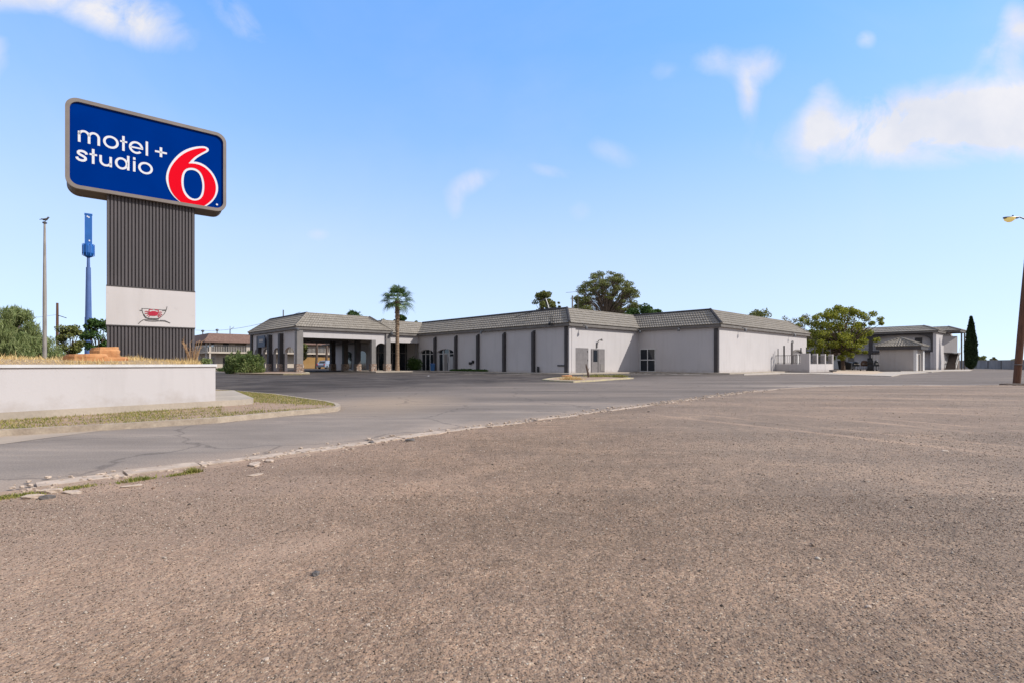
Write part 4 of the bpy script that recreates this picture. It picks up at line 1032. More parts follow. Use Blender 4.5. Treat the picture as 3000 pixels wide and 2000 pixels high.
# window in the shaded return wall
tD = lambda px: -((60.3 * (px - 1500) / 1500 - 14.9) / (.6862 + .7274 * (px - 1500) / 1500))
ta, tb = tD(1921), tD(1875.5)
XD = lambda a, y, z: (12.57 - y, a, z)
mid = (ta + tb) / 2; hl = [(ta + .09, mid - .05, .2, 1.42), (mid + .05, tb - .09, .2, 1.42), (ta + .09, mid - .05, 1.53, 2.68), (mid + .05, tb - .09, 1.53, 2.68)]
wf = MB().plate([[(ta, .12), (tb, .12), (tb, 2.8), (ta, 2.8)]] + [[(a, c), (b, c), (b, d), (a, d)] for a, b, c, d in hl], .002, .07, XD).build('window', M['white'], mb_root)
wf['label'] = 'white framed sliding window of four dark panes'
MB().plate([[(ta + .05, .16), (tb - .05, .16), (tb - .05, 2.74), (ta + .05, 2.74)]], .02, .035, XD).build('pane', M['glass'], wf)
# blind arch in the far lit wall
def XC(a, y, z): return (a, -9.72 - y, z)
lp = archloop(12.57 + 21.4, 12.57 + 25.2, 2.35, 2.95, 0)
fr = MB().plate([lp, [(x * .9 + (12.57 + 23.3) * .1, z * .93) for x, z in lp]], .002, .16, XC).build('window', M['fascia'], mb_root)
MB().plate([[(x * .9 + (12.57 + 23.3) * .1, z * .93) for x, z in lp]], .002, .02, XC).build('pane', M['door'], fr)
b_ = MB(); b_.box(12.57 + 23.2, -9.80, 0, 12.57 + 23.9, -9.742, 2.3); b_.box(12.57 + 24.3, -9.80, 0, 12.57 + 24.6, -9.742, 2.1); b_.build('glazing_bar', M['white'], fr)
# flood lights under the eaves
def flood(s_, t_, ds, dt, name='flood_light'):
    f = MB(); f.tube((s_, t_, 4.98), (s_ + ds * .5, t_ + dt * .5, 4.85), .04)
    c = Vector((s_ + ds * .62, t_ + dt * .62, 4.74))
    f.lathe([(.05, .12), (.12, .02), (.15, -.16), (.13, -.18)], tuple(c), 10)
    f.build(name, M['metal'], mb_root)
for s_, t_, ds, dt in ((1.9, -.34, .1, -.5), (11.8, -.34, .1, -.5), (12.2, -5.5, -.5, 0), (17.5, -10.05, .1, -.5), (33, -10.05, .1, -.5), (-.34, 13, -.5, .1)):
    flood(s_, t_, ds, dt)
fl = MB(); c = Vector((-.35, 1.9, 5.35))
for k_ in range(3): fl.path([(-.3, 1.8 + k_ * .18, 5.2), (-.6, 1.7 + k_ * .2, 5.6), (-.45, 1.75 + k_ * .2, 6.0)], .025, 5)
fl.lathe([(.05, .2), (.2, 0), (.16, -.2)], (-.62, 2.0, 5.15), 10)
fl.build('broken_eave_lamp', M['black'], mb_root)
MB().path([(.3, 8.2, 6.25), (.9, 6.6, 6.65), (1.2, 4.4, 6.95), (1.6, 3.0, 7.05)], .035, 5).build('roof_cable', M['black'], mb_root)
ms = MB(); ms.path([(2.6, 5.0, 6.85), (2.6, 5.6, 8.3)], .06, 6); ms.path([(2.6, 5.6, 8.3), (2.3, 6.4, 8.0)], .05, 6); ms.build('roof_mast', M['metal'], mb_root)
ms = MB(); ms.path([(3.4, 2.4, 6.85), (3.4, 2.4, 8.4)], .09, 6); ms.path([(4.1, 2.2, 6.85), (4.1, 2.2, 9.1)], .03, 5); ms.path([(4.1, 2.2, 8.9), (3.0, 3.0, 8.75)], .02, 5); ms.build('roof_mast', M['trim2'], mb_root)
# small service bits at the foot of the long wall
t = tA(1378); MB().box(-.14, t - .35, .95, -.002, t + .15, 1.25).build('utility_box', M['black'], mb_root); MB().box(-.12, t - .75, 1.1, -.002, t - .4, 1.45).build('utility_box', M['black'], mb_root)
t = tA(1580); MB().tube((-.2, t, .1), (-.2, t, .75), .12).build('standpipe', M['black'], mb_root)
t = tA(1645); MB().box(-.1, t - .5, .80, -.002, t + .5, .92).build('wall_shelf', M['black'], mb_root)
# sidewalks round the building
sw = MB(); sw.prism([(-1.9, -1.6), (9.5, -1.6), (9.5, 0), (0, 0), (0, 27.4), (-4.5, 31), (-9.4, 31), (-9.4, 22.2), (-1.9, 22.2)], -.005, .12)
sw.prism([(11.2, -11.4), (36.4, -11.4), (36.4, -9.72), (12.57, -9.72), (12.57, -.2), (11.2, -.2)], -.005, .121)
tag(sw.build('sidewalk', M['concrete'], loc=(*BP, 0), rotz=BA), kind='structure')
# low planting along the shaded wall
def low_hedge(t0, t1, h, label, n=900, s_=-1.0):
    cl = []; t = t0
    while t < t1: cl.append((s_ + random.uniform(-.2, .2), t, h * .5, .45, .7, h * random.uniform(.5, .8), n * .9 / max(1, (t1 - t0)))); t += .8
    V, c = leaves(cl, .12); o = fastmesh('low_hedge', V, c, 4, M['leaf_dark'], loc=(*BP, .1)); o.rotation_euler = (0, 0, BA)
    tag(o, label, 'hedge', 'low planting at the foot of the shaded wall')
low_hedge(tA(1435), tA(1345), .26, 'low dark ground shrubs at the foot of the shaded wall between two pilasters', 3000)
low_hedge(tA(1250), tA(1218), 1.6, 'dark rounded shrub in the shade beside the first arched window', 2600, -1.2)

# blue bin
def bin_thing(x, y, label, mats, s=1.0, name='rubbish_bin'):
    r = thing(name, label, 'bin', (x, y, .12))
    b = MB(); b.add([(-.3, -.28, 0), (.3, -.28, 0), (.3, .28, 0), (-.3, .28, 0), (-.36, -.34, 1.0), (.36, -.34, 1.0), (.36, .34, 1.0), (-.36, .34, 1.0)], [(0, 1, 2, 3), (4, 5, 6, 7), (0, 1, 5, 4), (1, 2, 6, 5), (2, 3, 7, 6), (3, 0, 4, 7)])
    b.build('body', mats[0], r)
    l = MB(); l.box(-.39, -.38, 1.0, .39, .38, 1.06); l.box(-.35, -.3, 1.06, .35, .34, 1.12); l.build('lid', mats[1], r)
    return r
x, y = Wd(-1.1, tA(1284) - .3); bin_thing(x, y, 'blue bin with a paler lid beside the arched entrance doors', (M['bin_blue'], M['lightblue'])).scale = (.8, .8, .85)

# ------------------------------------------------------------------ entrance canopy
C0 = (-17.9, 24.2)
croot = thing('entrance_canopy', 'drive through entrance canopy with hipped tile roof on stone footed posts', 'canopy', (*Wd(*C0), 0), BA)
def cb(mb, name, m, parent=None): return mb.build(name, m, parent or croot, origin=(C0[0], C0[1], 0))
S0, S1, T0, T1 = -17.9, -6.5, 24.2, 40.3
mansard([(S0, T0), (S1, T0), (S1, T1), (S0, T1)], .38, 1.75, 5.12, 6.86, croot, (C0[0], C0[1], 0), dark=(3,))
XS = lambda a, y, z: (a, y, z)
front = MB(); front.plate([[(S0, 3.95), (-8.66, 3.95), (-8.66, 3.3)] + [(-8.41 + (1.72 - 1.72 * math.cos(math.pi * (i / 10)))/2*1.0 , 2.75 + .85 * math.sin(math.pi * i / 10)) for i in range(11)] + [(S1 - .2, 3.3), (S1, 3.95), (S1, 4.95), (S0, 4.95)]], T0, T0 + .3, XS)
cb(front, 'front_beam', M['stucco'])
cb(MB().box(S0, T1 - .3, 3.95, S1, T1, 4.95), 'rear_beam', M['stucco'])
cb(MB().box(S1 - .3, T0 + .31, 3.95, S1, T1 - .31, 4.95), 'side_beam', M['stucco'])
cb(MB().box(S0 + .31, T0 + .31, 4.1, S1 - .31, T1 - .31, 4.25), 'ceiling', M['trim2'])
# left side wall pierced by arches
pil = [T0 + .35, 28.9, 32.7, 36.7, T1 - .35]
hs_ = []
for a, b in zip(pil, pil[1:]):
    hs_.append(archloop(a + .75, b - .75, 2.25, 2.95, 0.001))
outl = [(T0 + .31, 0)]
pts_ = []
for h in hs_:
    arch_pts = h[2:]            # from right spring over to left spring
    pts_.append(arch_pts)
bottom = [(T0 + .31, 0)]
for h in hs_:
    t0_, t1_ = h[0][0], h[1][0]
    bottom += [(t0_, 0)] + list(reversed(h[2:])) + [(t1_, 0)]
bottom += [(T1 - .01, 0)]
cb(MB().plate([bottom + [(T1 - .01, 4.95), (T0 + .31, 4.95)]], S0, S0 + .3, XA), 'arcade_wall', M['stucco'])
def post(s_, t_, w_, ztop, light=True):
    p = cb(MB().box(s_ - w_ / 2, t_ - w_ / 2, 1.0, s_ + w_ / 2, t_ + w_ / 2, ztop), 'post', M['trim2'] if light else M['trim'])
    cb(MB().box(s_ - w_ / 2 - .07, t_ - w_ / 2 - .07, 0, s_ + w_ / 2 + .07, t_ + w_ / 2 + .07, 1.02), 'stone_base', M['stone'], p)
post(S0 + .18, T0 + .1, .68, 4.8); post(S1 - .2, T0 + .1, .62, 4.8); post(-8.66, T0 + .18, .55, 3.95)
for t_ in (28.4, 32.0, 35.9): post(-8.66, t_, .6, 4.1, False)
for t_ in pil[1:-1]: post(S0 - .12, t_, .62, 4.55, False)
post(S0 + .1, T1 - .2, .62, 4.8, False)
for a, b in zip(hs_, hs_[1:]): cb(MB().box(S0 - .10, a[1][0] + .02, 0, S0 - .002, b[0][0] - .02, 2.22), 'pier_panel', M['trim'])
sg = MB(); sg.box(S0 - .5, 33.6, 3.1, S0 - .40, 36.2, 4.5); bo = cb(sg, 'notice_board', mat('navy_board', (.012, .02, .06), None, rough=.5))
cb(MB().box(S0 - .515, 34.2, 3.75, S0 - .501, 35.7, 4.1), 'board_panel', M['stucco2'], bo)
cb(MB().box(S0 - .4, 33.8, 3.6, S0 - .31, 36, 4.2), 'bracket', M['black'], bo)
for (a, b) in ((S0 - .2, T0 - .35), (S1 + .1, T0 - .35)):
    f = MB(); f.tube((a, b + .15, 5.0), (a, b - .1, 4.9), .05); f.lathe([(.06, .1), (.2, -.05), (.18, -.25)], (a, b - .15, 4.85), 10); cb(f, 'flood_light', M['metal'])
cb(MB().path([(S0 + 2.4, 35.5, 6.85), (S0 + 2.4, 35.5, 8.0)], .07, 6), 'roof_vent', M['metal'])

# kerbed planting island at the left foot of the canopy with yellow nosing
kp = [G(665, 1093.2), G(700, 1095.5), G(760, 1097), G(830, 1097.5), G(885, 1097), G(908, 1095.5), G(905, 1093), G(880, 1091.2), G(800, 1088.6), G(700, 1086.2), G(655, 1088)]
tag(MB().prism(kp, 0, .12).build('canopy_island_ground', M['dirt']), kind='structure')
ko = MB(); ribbon(ko, kp[:8], offs(kp[:8], .35), 0, .15); tag(ko.build('yellow_kerb', M['yellow']), kind='structure')
ko = MB(); lp_ = [G(560, 1089), G(620, 1090.5), G(668, 1093.2), G(690, 1094.5)]; ribbon(ko, lp_, offs(lp_, .3), 0, .15); tag(ko.build('kerb', M['concrete_pale']), kind='structure')
ln = MB(); ln.prism([G(560, 1088), G(690, 1093.5), G(740, 1088), G(650, 1082), G(560, 1082)], 0, .1)
tag(ln.build('verge', M['dirt']), kind='structure')

# ------------------------------------------------------------------ planter island with stump in the lot
ip = [G(1587, 1113.5), G(1620, 1116.5), G(1680, 1119.5), G(1740, 1116.5), G(1800, 1111.8), G(1856, 1108.6), G(1815, 1106), G(1754, 1104.3), G(1680, 1105.5), G(1620, 1108.5)]
ic = (sum(p[0] for p in ip) / len(ip), sum(p[1] for p in ip) / len(ip))
inn = [(ic[0] + (p[0] - ic[0]) * .90, ic[1] + (p[1] - ic[1]) * .90) for p in ip]
tag(MB().prism(inn, 0, .075).build('lot_island_ground', M['dirt']), kind='structure')
ko = MB(); ribbon(ko, ip + ip[:1], inn + inn[:1], 0, .09); tag(ko.build('yellow_kerb', M['yellow']), kind='structure')
x, y = at(1722, 36.8)
stp = MB().path([(.06, 0, 0), (0, 0, .35), (-.10, 0, .75), (-.13, 0, .95)], [.09, .075, .06, .03], 7); stp.path([(0, 0, .4), (.12, .05, .7)], [.03, .01], 5)
tag(stp.build('tree_stump', M['bark'], loc=(x, y, .1)), 'thin crooked dead stump standing in the yellow kerbed island', 'stump')
rockthing(1661, 37.5, .1, .42, .25, .09, 41, 'flat orange brown slab lying at the left of the kerbed island', 'rockorange', 'stone_slab', None)
for px, Y, wv, lab in ((1754, 38.0, .5, 'green weed clump right of the dead stump'), (1815, 37.2, .25, 'small green weeds at the right kerb of the island'), (1675, 31.5, .3, 'dry yellow weeds hanging over the near kerb of the island')):
    x, y = at(px, Y); r = random.Random(int(px)); pts = [(r.gauss(0, wv), r.gauss(0, wv * .4), 0) for _ in range(900)]
    V, c = blades(pts, .04, .26, .015, 1.0); tag(fastmesh('weed_clump', V, c, 3, M['grass_green' if px > 1700 else 'grass_dry'], loc=(x, y, .1)), lab, 'weeds', 'weeds in the lot island')
# painted parking lines
pl = MB()
for s_ in np.linspace(2.2, 10.2, 4): pl.prism([(s_, -6.2), (s_ + .2, -6.2), (s_ + .2, -1.8), (s_, -1.8)], .003, .006)
for t_ in np.linspace(-8.8, -3.0, 5): pl.prism([(7.0, t_), (10.9, t_), (10.9, t_ + .24), (7.0, t_ + .24)], .003, .0065)
for t_ in (3, 8, 13, 18): pl.prism([(-7, t_), (-2.4, t_), (-2.4, t_ + .2), (-7, t_ + .2)], .003, .006)
tag(pl.build('parking_lines', mat('worn_line_paint', (.80, .76, .70), (.38, .34, .31), 3, .8), loc=(*BP, 0), rotz=BA), kind='structure')

# ------------------------------------------------------------------ patio wall right of the building
q0 = (12.57 + 15.5, -9.72); q1 = (q0[0], -9.72 - 3.85); q2 = (q1[0] + 9.6, q1[1])
proot = thing('patio_wall', 'low white patio wall with square pillars and dark metal railing', 'wall', (*Wd(*q1), 0), BA)
def pb(mb, name, m, parent=None): return mb.build(name, m, parent or proot, origin=(q1[0], q1[1], 0))
pb(MB().box(q0[0], q1[1], 0, q0[0] + .2, q0[1] - .01, 1.02), 'wall', M['stucco'])
pb(MB().box(q1[0] + .21, q1[1], 0, q2[0], q1[1] + .2, 1.0), 'wall', M['stucco'])
pb(MB().box(q1[0] - .01, q1[1] - .01, 0, q1[0] + .35, q1[1] + 1.0, 2.27), 'pillar', M['stucco'])
for i, f in enumerate((1 / 3, 2 / 3, 1)):
    xx = q1[0] + 9.6 * f; pb(MB().box(xx - .35, q1[1] - .015, 0, xx, q1[1] + .5, 2.27), 'pillar', M['stucco'])
rl = MB()
rl.box(q0[0] + .08, q1[1] + 1.0, 2.02, q0[0] + .13, q0[1] - .02, 2.08); rl.box(q0[0] + .08, q1[1] + 1.0, 1.1, q0[0] + .13, q0[1] - .02, 1.15)
t = q1[1] + 1.1
while t < q0[1]: rl.box(q0[0] + .09, t, 1.1, q0[0] + .12, t + .03, 2.05); t += .22
for f in (0, 1 / 3, 2 / 3):
    a = q1[0] + 9.6 * f + .36 * (f == 0); b = q1[0] + 9.6 * (f + 1 / 3) - .36
    rl.box(a, q1[1] + .08, 1.98, b, q1[1] + .12, 2.05); rl.box(a, q1[1] + .08, 1.08, b, q1[1] + .12, 1.13)
    t = a + .1
    while t < b: rl.box(t, q1[1] + .085, 1.1, t + .03, q1[1] + .115, 2.0); t += .25
pb(rl, 'railing', M['trim'])
for i, (a, b, h, r) in enumerate(((q0[0] + .1, q0[1] - .3, 2.9, .05), (q0[0] + .1, q0[1] - 1.0, 3.25, .09), (q0[0] + .1, q1[1] + .95, 2.95, .07), (q1[0] + .2, q1[1] + .4, 3.0, .05), (q1[0] + 3.0, q1[1] + .3, 3.0, .05), (q1[0] + 6.2, q1[1] + .3, 3.05, .05), (q2[0] - .2, q1[1] + .3, 3.0, .05))):
    pb(MB().tube((a, b, 1.0), (a, b, h), r, r, 6), 'iron_post', M['trim'])
pb(MB().path([(q0[0] + .1, q0[1] - 1.9, 1.0), (q0[0] + .1, q0[1] - 1.9, 3.5), (q0[0] + .35, q0[1] - 1.9, 3.75), (q0[0] + .35, q0[1] - 1.9, 3.55)], .13, 8), 'vent_pipe', M['trim2'])
sw = MB(); sw.prism([(q0[0] - 3, -13.0), (q1[0] - .3, -14.4), (q2[0] + 6, -15.0), (q2[0] + 16, -17.5), (q2[0] + 16, -8), (q0[0] - 3, -9.8)], -.004, .10)

x, y = at(2440, 64.5); rockthing(2440, 64.5, .1, .45, .25, .12, 55, 'dark flat stone at the right end of the patio wall', 'dark_stone', 'stone', None)

# ------------------------------------------------------------------ two storey wing on the right
K = (70.4, 85.0); va = Vector((.759, .651)); vang = math.atan2(.651, .759)
wr = thing('two_storey_wing', 'two storey motel wing with arched balcony and outdoor stair', 'building', (*K, 0), vang)
# local x = away to the right-back (lit end), y = along the shaded facade to the left-back
ZE = 6.45
MB().box(.95, .002, 0, 14, 26, ZE - .3).build('wall', M['stucco'], wr)                     # body behind the gallery
MB().box(0, -.02, 0, 5.9, .4, ZE - .3).build('end_wall', M['stucco'], wr)
MB().box(0, .41, 2.95, .94, 26, 3.30).build('balcony_floor', M['trim'], wr)
ar = MB(); xo = [.41]
ys = [.41, 9.2, 17.6, 26]
loop = [(.41, ZE - .35), (26, ZE - .35)]
low = [(26, 3.3)]
for a, b in reversed(list(zip(ys, ys[1:]))):
    lo, hi = a + .28, b - .28; m = (lo + hi) / 2; rr_ = (hi - lo) / 2
    low += [(hi, 3.3)] + [(m + rr_ * math.copysign(abs(math.cos(math.pi * i / 16)) ** .6, math.cos(math.pi * i / 16)), 4.4 + 1.5 * math.sin(math.pi * i / 16) ** .6) for i in range(17)] + [(lo, 3.3)]
low += [(.41, 3.3)]
MB().plate([loop + low], 0, .25, XA).build('balcony_arcade', M['trim'], wr)
for yv in (9.2, 17.6, 25.7): MB().box(0, yv - .28, 0, .4, yv + .28, 2.95).build('column', M['trim'], wr)
MB().box(0, .42, 0, .3, .75, 2.94).build('column', M['stucco'], wr)
rl = MB(); rl.box(.1, .45, 4.15, .15, 26, 4.2); rl.box(.1, .45, 3.65, .14, 26, 3.69)
for yv in np.arange(.6, 26, 1.4): rl.box(.1, yv, 3.35, .14, yv + .05, 4.2)
rl.build('railing', M['trim2'], wr)
for yv in (2.0, 6.0, 11.5, 15.5, 20, 24):
    d = MB().box(.89, yv, 3.36, .948, yv + 1.0, 5.4).build('door', M['trim'] if yv in (2.0, 11.5) else M['frontpanel'], wr)
    w_ = MB().box(.89, yv + 1.5, 3.9, .948, yv + 3.3, 5.3).build('window', M['frontpanel'], wr)
for yv in (4, 12, 20):
    d = MB().box(.89, yv, .05, .948, yv + 1.0, 2.2).build('door', M['trim2'], wr)
gp = MB().box(.85, 13.4, .05, .948, 16.6, 2.35).build('garage_panel', M['frontpanel'], wr)
roofpoly = [(0, -.02), (14, -.02), (14, 26), (0, 26)]
mansard([(0, 0), (6.6, 0), (6.6, 26), (0, 26)], .4, 2.0, ZE, ZE + 1.0, wr, (0, 0, 0), rows=3, rib=.45)
# stair bay at the lit end: flight climbing away, slanting partition above, posts and its own roof
MB().box(5.91, .1, 0, 14, .4, ZE + .2).build('stair_wall', M['stucco'], wr)
lw = MB(); lw.prism([(5.95, .05), (8.2, -1.5), (8.26, -1.38), (6.01, .17)], 2.95, 5.75); lw.build('landing_wall', M['stucco'], wr)
MB().prism([(5.92, .09), (9.4, -1.5), (12.5, -1.5), (12.5, .09)], 2.75, 2.94).build('landing', M['trim2'], wr)
sp2 = MB()
for i in range(15): sp2.box(6.5 + i * .27, -1.45, 0, 6.5 + (i + 1) * .27 + .01, -.12, .19 * (i + 1))
sp2.build('stair', M['steps'], wr)
hr = MB()
for yy in (-.08, -1.55): hr.path([(6.4, yy, .1), (6.4, yy, 1.0), (10.4, yy, 3.8)], .045, 6); hr.path([(6.4, yy, .25), (10.4, yy, 3.0)], .06, 6)
hr.build('handrail', M['railing'], wr)
for xx, yy in ((8.9, -1.95), (11.8, -1.95)): MB().box(xx - .1, yy - .1, 0, xx + .1, yy + .1, ZE + .2).build('post', M['trim2'], wr)
mansard([(6.4, -1.9), (12.6, -1.9), (12.6, 6), (6.4, 6)], .35, 1.6, ZE + .25, ZE + 1.0, wr, (0, 0, 0), rows=3, rib=.45)

# ------------------------------------------------------------------ small hip roofed shed
SH = (53.7, 68.0)
sr = thing('utility_shed', 'small white utility shed with dark fascia and hipped tile roof', 'shed', (*SH, 0), BA)
MB().box(.3, 0, 0, 4.1, 4.05, 2.92).build('wall', M['stucco2'], sr)
MB().box(0, -.02, 0, .7, .3, 2.92).build('pillar', M['white'], sr)
MB().box(0, .301, 0, .299, 4.05, 2.92).build('wall', M['stucco2'], sr)
MB().box(3.4, -.25, 0, 4.4, .05, 2.92).build('pillar', M['white'], sr)
MB().box(1.6, -.06, .1, 2.5, -.003, 2.3).build('door', M['trim'], sr)
poly = [(0, -.2), (4.6, -.2), (4.6, 4.05), (0, 4.05)]
O = offset_closed(poly, .45); apex = [(1.9, 1.9), (2.5, 1.9), (2.5, 2.1), (1.9, 2.1)]
rf = MB()
for i in range(4): tiled(rf, O[i], O[(i + 1) % 4], apex[i], apex[(i + 1) % 4], 3.38, 4.5, 5, .32, .045)
r_ = rf.build('roof', M['tile'], sr)
cpz = MB()
for i in range(4):
    a = Vector((*O[i], 3.44)); b = Vector((*apex[i], 4.56))
    for k_ in range(8): cpz.tube(a.lerp(b, k_ / 8), a.lerp(b, (k_ + 1.2) / 8), .12, .08, 7)
cpz.build('ridge_cap', M['tile'], r_)
fs = MB(); f1 = offset_closed(poly, .36); f2 = offset_closed(poly, -.3)
for i in range(4): fs.prism([f1[i], f1[(i + 1) % 4], f2[(i + 1) % 4], f2[i]], 2.93, 3.36)
fs.build('fascia', M['trim'], sr)
# gate left of the shed
gx, gy = at(2553, 71.5); g2x, g2y = at(2576, 71.0)
gr = thing('slatted_gate', 'gate of upright white slats beside the utility shed', 'gate', (gx, gy, 0), math.atan2(g2y - gy, g2x - gx))
gw = math.hypot(g2x - gx, g2y - gy); gm = MB()
for i in range(6): gm.box(i * gw / 5.5, 0, .15, i * gw / 5.5 + .09, .04, 2.3)
gm.build('slats', M['railing'], gr)
fm = MB(); fm.box(-.05, .045, 2.25, gw + .1, .1, 2.35); fm.box(-.05, .045, 1.0, gw + .1, .1, 1.1); fm.box(-.1, .0, 0, -.02, .1, 2.4); fm.build('gate_frame', M['black'], gr)
# things stored by the gate
def cart(px, Y, label, w_, h_, m1, name='cart', kind='grill'):
    x, y = at(px, Y); r = thing(name, label, kind, (x, y, 0))
    b = MB(); b.box(-w_ / 2, -.25, h_ * .45, w_ / 2, .25, h_ * .75); b.lathe([(w_ * .5, 0), (w_ * .46, h_ * .15), (w_ * .2, h_ * .24)], (0, 0, h_ * .75), 12); b.build('body', m1, r)
    for sx_ in (-1, 1):
        MB().path([(sx_ * w_ * .4, -.2, h_ * .45), (sx_ * w_ * .45, -.22, .05)], .03, 6).build('leg', M['metal'], r)
        MB().path([(sx_ * w_ * .4, .2, h_ * .45), (sx_ * w_ * .45, .22, .05)], .03, 6).build('leg', M['metal'], r)
    for sx_ in (-1, 1):
        wm = MB(); wm.tube((sx_ * w_ * .5 - .03, .2, .12), (sx_ * w_ * .5 + .03, .2, .12), .12, .12, 12); wm.build('wheel', M['rubber'], r)
    MB().tube((-w_ * .6, -.3, h_ * .68), (w_ * .6, -.3, h_ * .68), .025).build('handle', M['railing'], r)
cart(2533, 72, 'brown kettle grill on legs in front of the brown balcony column', .85, 1.5, M['brown'], 'kettle_grill')
cart(2508, 78, 'low black grill with open legs before the pale panel door', .8, 1.4, M['black'], 'black_grill')
cart(2567, 69.5, 'short dark cart between the slatted gate and the shed', .45, 1.5, M['black'], 'hand_cart', 'cart')
x, y = at(2549, 71); r = thing('hand_truck', 'tall black upright hand truck loaded with dark bags by the gate', 'hand truck', (x, y, 0))
b = MB()
for sx_ in (-.25, .25): b.path([(sx_, 0, .1), (sx_, .15, 1.75)], .04, 6)
b.tube((-.25, .15, 1.75), (.25, .15, 1.75), .04); b.box(-.3, -.35, .05, .3, 0, .1); b.build('frame', M['black'], r)
MB().rock((0, -.1, .5), .4, .3, .45, 71, .15).build('bag', M['black'], r); MB().rock((.02, -.05, 1.2), .32, .26, .36, 72, .15).build('bag', M['black'], r)
MB().rock((.02, 0, 1.62), .24, .2, .2, 73, .15).build('bag', M['dark'], r)
for sx_ in (-.3, .3): MB().tube((sx_ - .03, .1, .16), (sx_ + .03, .1, .16), .16, .16, 12).build('wheel', M['rubber'], r)
x, y = at(2481, 80); dm = thing('dumpster', 'dark low skip in the shade under the balcony', 'dumpster', (x, y, 0), vang)
b = MB(); b.add([(-1.0, -.8, .1), (1.0, -.8, .1), (1.0, .8, .1), (-1.0, .8, .1), (-1.15, -.95, 1.15), (1.15, -.95, 1.15), (1.15, .95, 1.45), (-1.15, .95, 1.45)], [(0, 1, 2, 3), (4, 5, 6, 7), (0, 1, 5, 4), (1, 2, 6, 5), (2, 3, 7, 6), (3, 0, 4, 7)]); b.build('body', M['black'], dm)
MB().box(-1.2, -.2, 1.45, 1.2, 1.0, 1.52).build('lid', M['black'], dm)

# pavement strips in front of the wing
pv = MB(); pv.prism([G(2180, 1098), G(2285, 1094.6), G(2372, 1094.8), G(2500, 1098.5), G(2612, 1101.8), G(2626, 1100), G(2640, 1096), G(2720, 1091), G(2700, 1088.5), G(2560, 1089), G(2450, 1091), G(2372, 1093), G(2275, 1090.6), G(2180, 1095)], 0, .05)
pv.prism([G(2638, 1088.6), G(2730, 1089.6), G(2760, 1087), G(2840, 1086), G(2850, 1082), G(2740, 1083.2), G(2640, 1086.4)], 0, .06)
tag(pv.build('pavement', M['concrete_pale']), kind='structure')
yd = MB(); yd.prism([G(2440, 1092.5), G(2500, 1096.5), G(2560, 1096), G(2590, 1091), G(2560, 1084.5), G(2470, 1083.5), G(2440, 1086)], 0, .056)
tag(yd.build('yard_ground', mat('pale_tan_soil', (.66, .51, .36), (.52, .40, .29), 1.2, .95, .01, 12, fine=.3)), kind='structure')

# ------------------------------------------------------------------ cypress
cyp = thing('cypress_tree', 'tall narrow dark cypress standing alone by the grey block wall', 'tree', (*at(2845, 86), 0))
MB().path([(0, 0, -.1), (0, 0, 1.2)], [.14, .12], 8).build('trunk', M['bark'], cyp)
n = 26000; zz = rng.random(n) ** .9; ang = rng.random(n) * 6.283
prof = np.interp(zz, [0, .06, .2, .45, .7, .88, 1], [.32, .66, .78, .72, .48, .24, .02]) * (1 + .10 * np.sin(ang * 3 + zz * 19) + .06 * np.sin(ang * 7 - zz * 31))
rad = prof * (.72 + .3 * rng.random(n))
C = np.stack([rad * np.cos(ang), rad * np.sin(ang), .32 + zz * 8.45], 1)
a = rng.normal(size=(n, 3)) * .35; a[:, 2] += 1; a[:, 0] += .4 * np.cos(ang); a[:, 1] += .4 * np.sin(ang); a /= np.linalg.norm(a, axis=1)[:, None]
b = rng.normal(size=(n, 3)); b -= a * (a * b).sum(1)[:, None]; b /= np.linalg.norm(b, axis=1)[:, None]
s_ = (.16 + .14 * rng.random(n))[:, None]; V = np.empty((n, 4, 3)); V[:, 0] = C - a * s_; V[:, 1] = C + b * s_ * .3; V[:, 2] = C + a * s_; V[:, 3] = C - b * s_ * .3
fastmesh('crown', V.reshape(-1, 3), n, 4, M['leaf_cypress'], cyp)

# far block wall
fa = at(2800, 118); fb = at(3080, 80); L = math.hypot(fb[0] - fa[0], fb[1] - fa[1])
br = thing('block_wall', 'long low grey block wall closing the far right of the lot', 'wall', (*fa, 0), math.atan2(fb[1] - fa[1], fb[0] - fa[0]))
MB().box(0, 0, 0, L, .2, 1.62).build('wall', mat('grey_block', (.36, .33, .31), (.25, .23, .22), .8, .95, .005, 12, stretch=(1, 1, .4), fine=.3), br)
MB().box(0, -.03, 1.62, L, .23, 1.70).build('coping', M['concrete'], br)
for i in range(8): MB().box(i * L / 7 - .2, -.08, 0, i * L / 7 + .2, -.002, 1.618).build('pier', M['fascia'], br)

# ------------------------------------------------------------------ leaning pole with street lamp
PX, PY = at(2977, 25.8)
lp_ = thing('street_lamp', 'leaning brown wooden pole with cobra head street lamp at the right edge', 'street lamp', (PX, PY, 0))
MB().path([(0, 0, -.2), (.10 * 4.5 * .93, 0, 4.5), (.845, 0, 9.0)], [.155, .145, .13], 14).build('pole', M['wood'], lp_)
zA = 8.33
MB().path([(.76, 0, zA - .18), (.45, -.02, zA - .02), (.15, -.03, zA + .10), (-.1, -.03, zA + .10)], [.035, .035, .03, .03], 8).build('bracket_arm', M['metal'], lp_)
hd = MB().rock((0, 0, 0), .40, .12, .055, 81, .02).build('lamp_head', M['metal'], lp_, loc=(-.30, -.03, zA + .06))
MB().lathe([(.0, -.20), (.10, -.17), (.19, -.09), (.23, 0), (.22, .015)], (0, 0, 0), 18).build('lens', M['amber'], hd, loc=(-.06, 0, -.03))
MB().tube((.1, 0, .04), (.1, 0, .13), .035).build('photocell', M['metal'], hd)
MB().box(-.16, -.17, 1.02, .17, .17, 1.05).build('band', M['trim2'], lp_, loc=(.09, 0, 0))
dd = MB(); 
for i in range(9): dd.rock((random.uniform(-.9, .9), random.uniform(-.3, .2), .03), .3, .22, .06, 90 + i, .3)
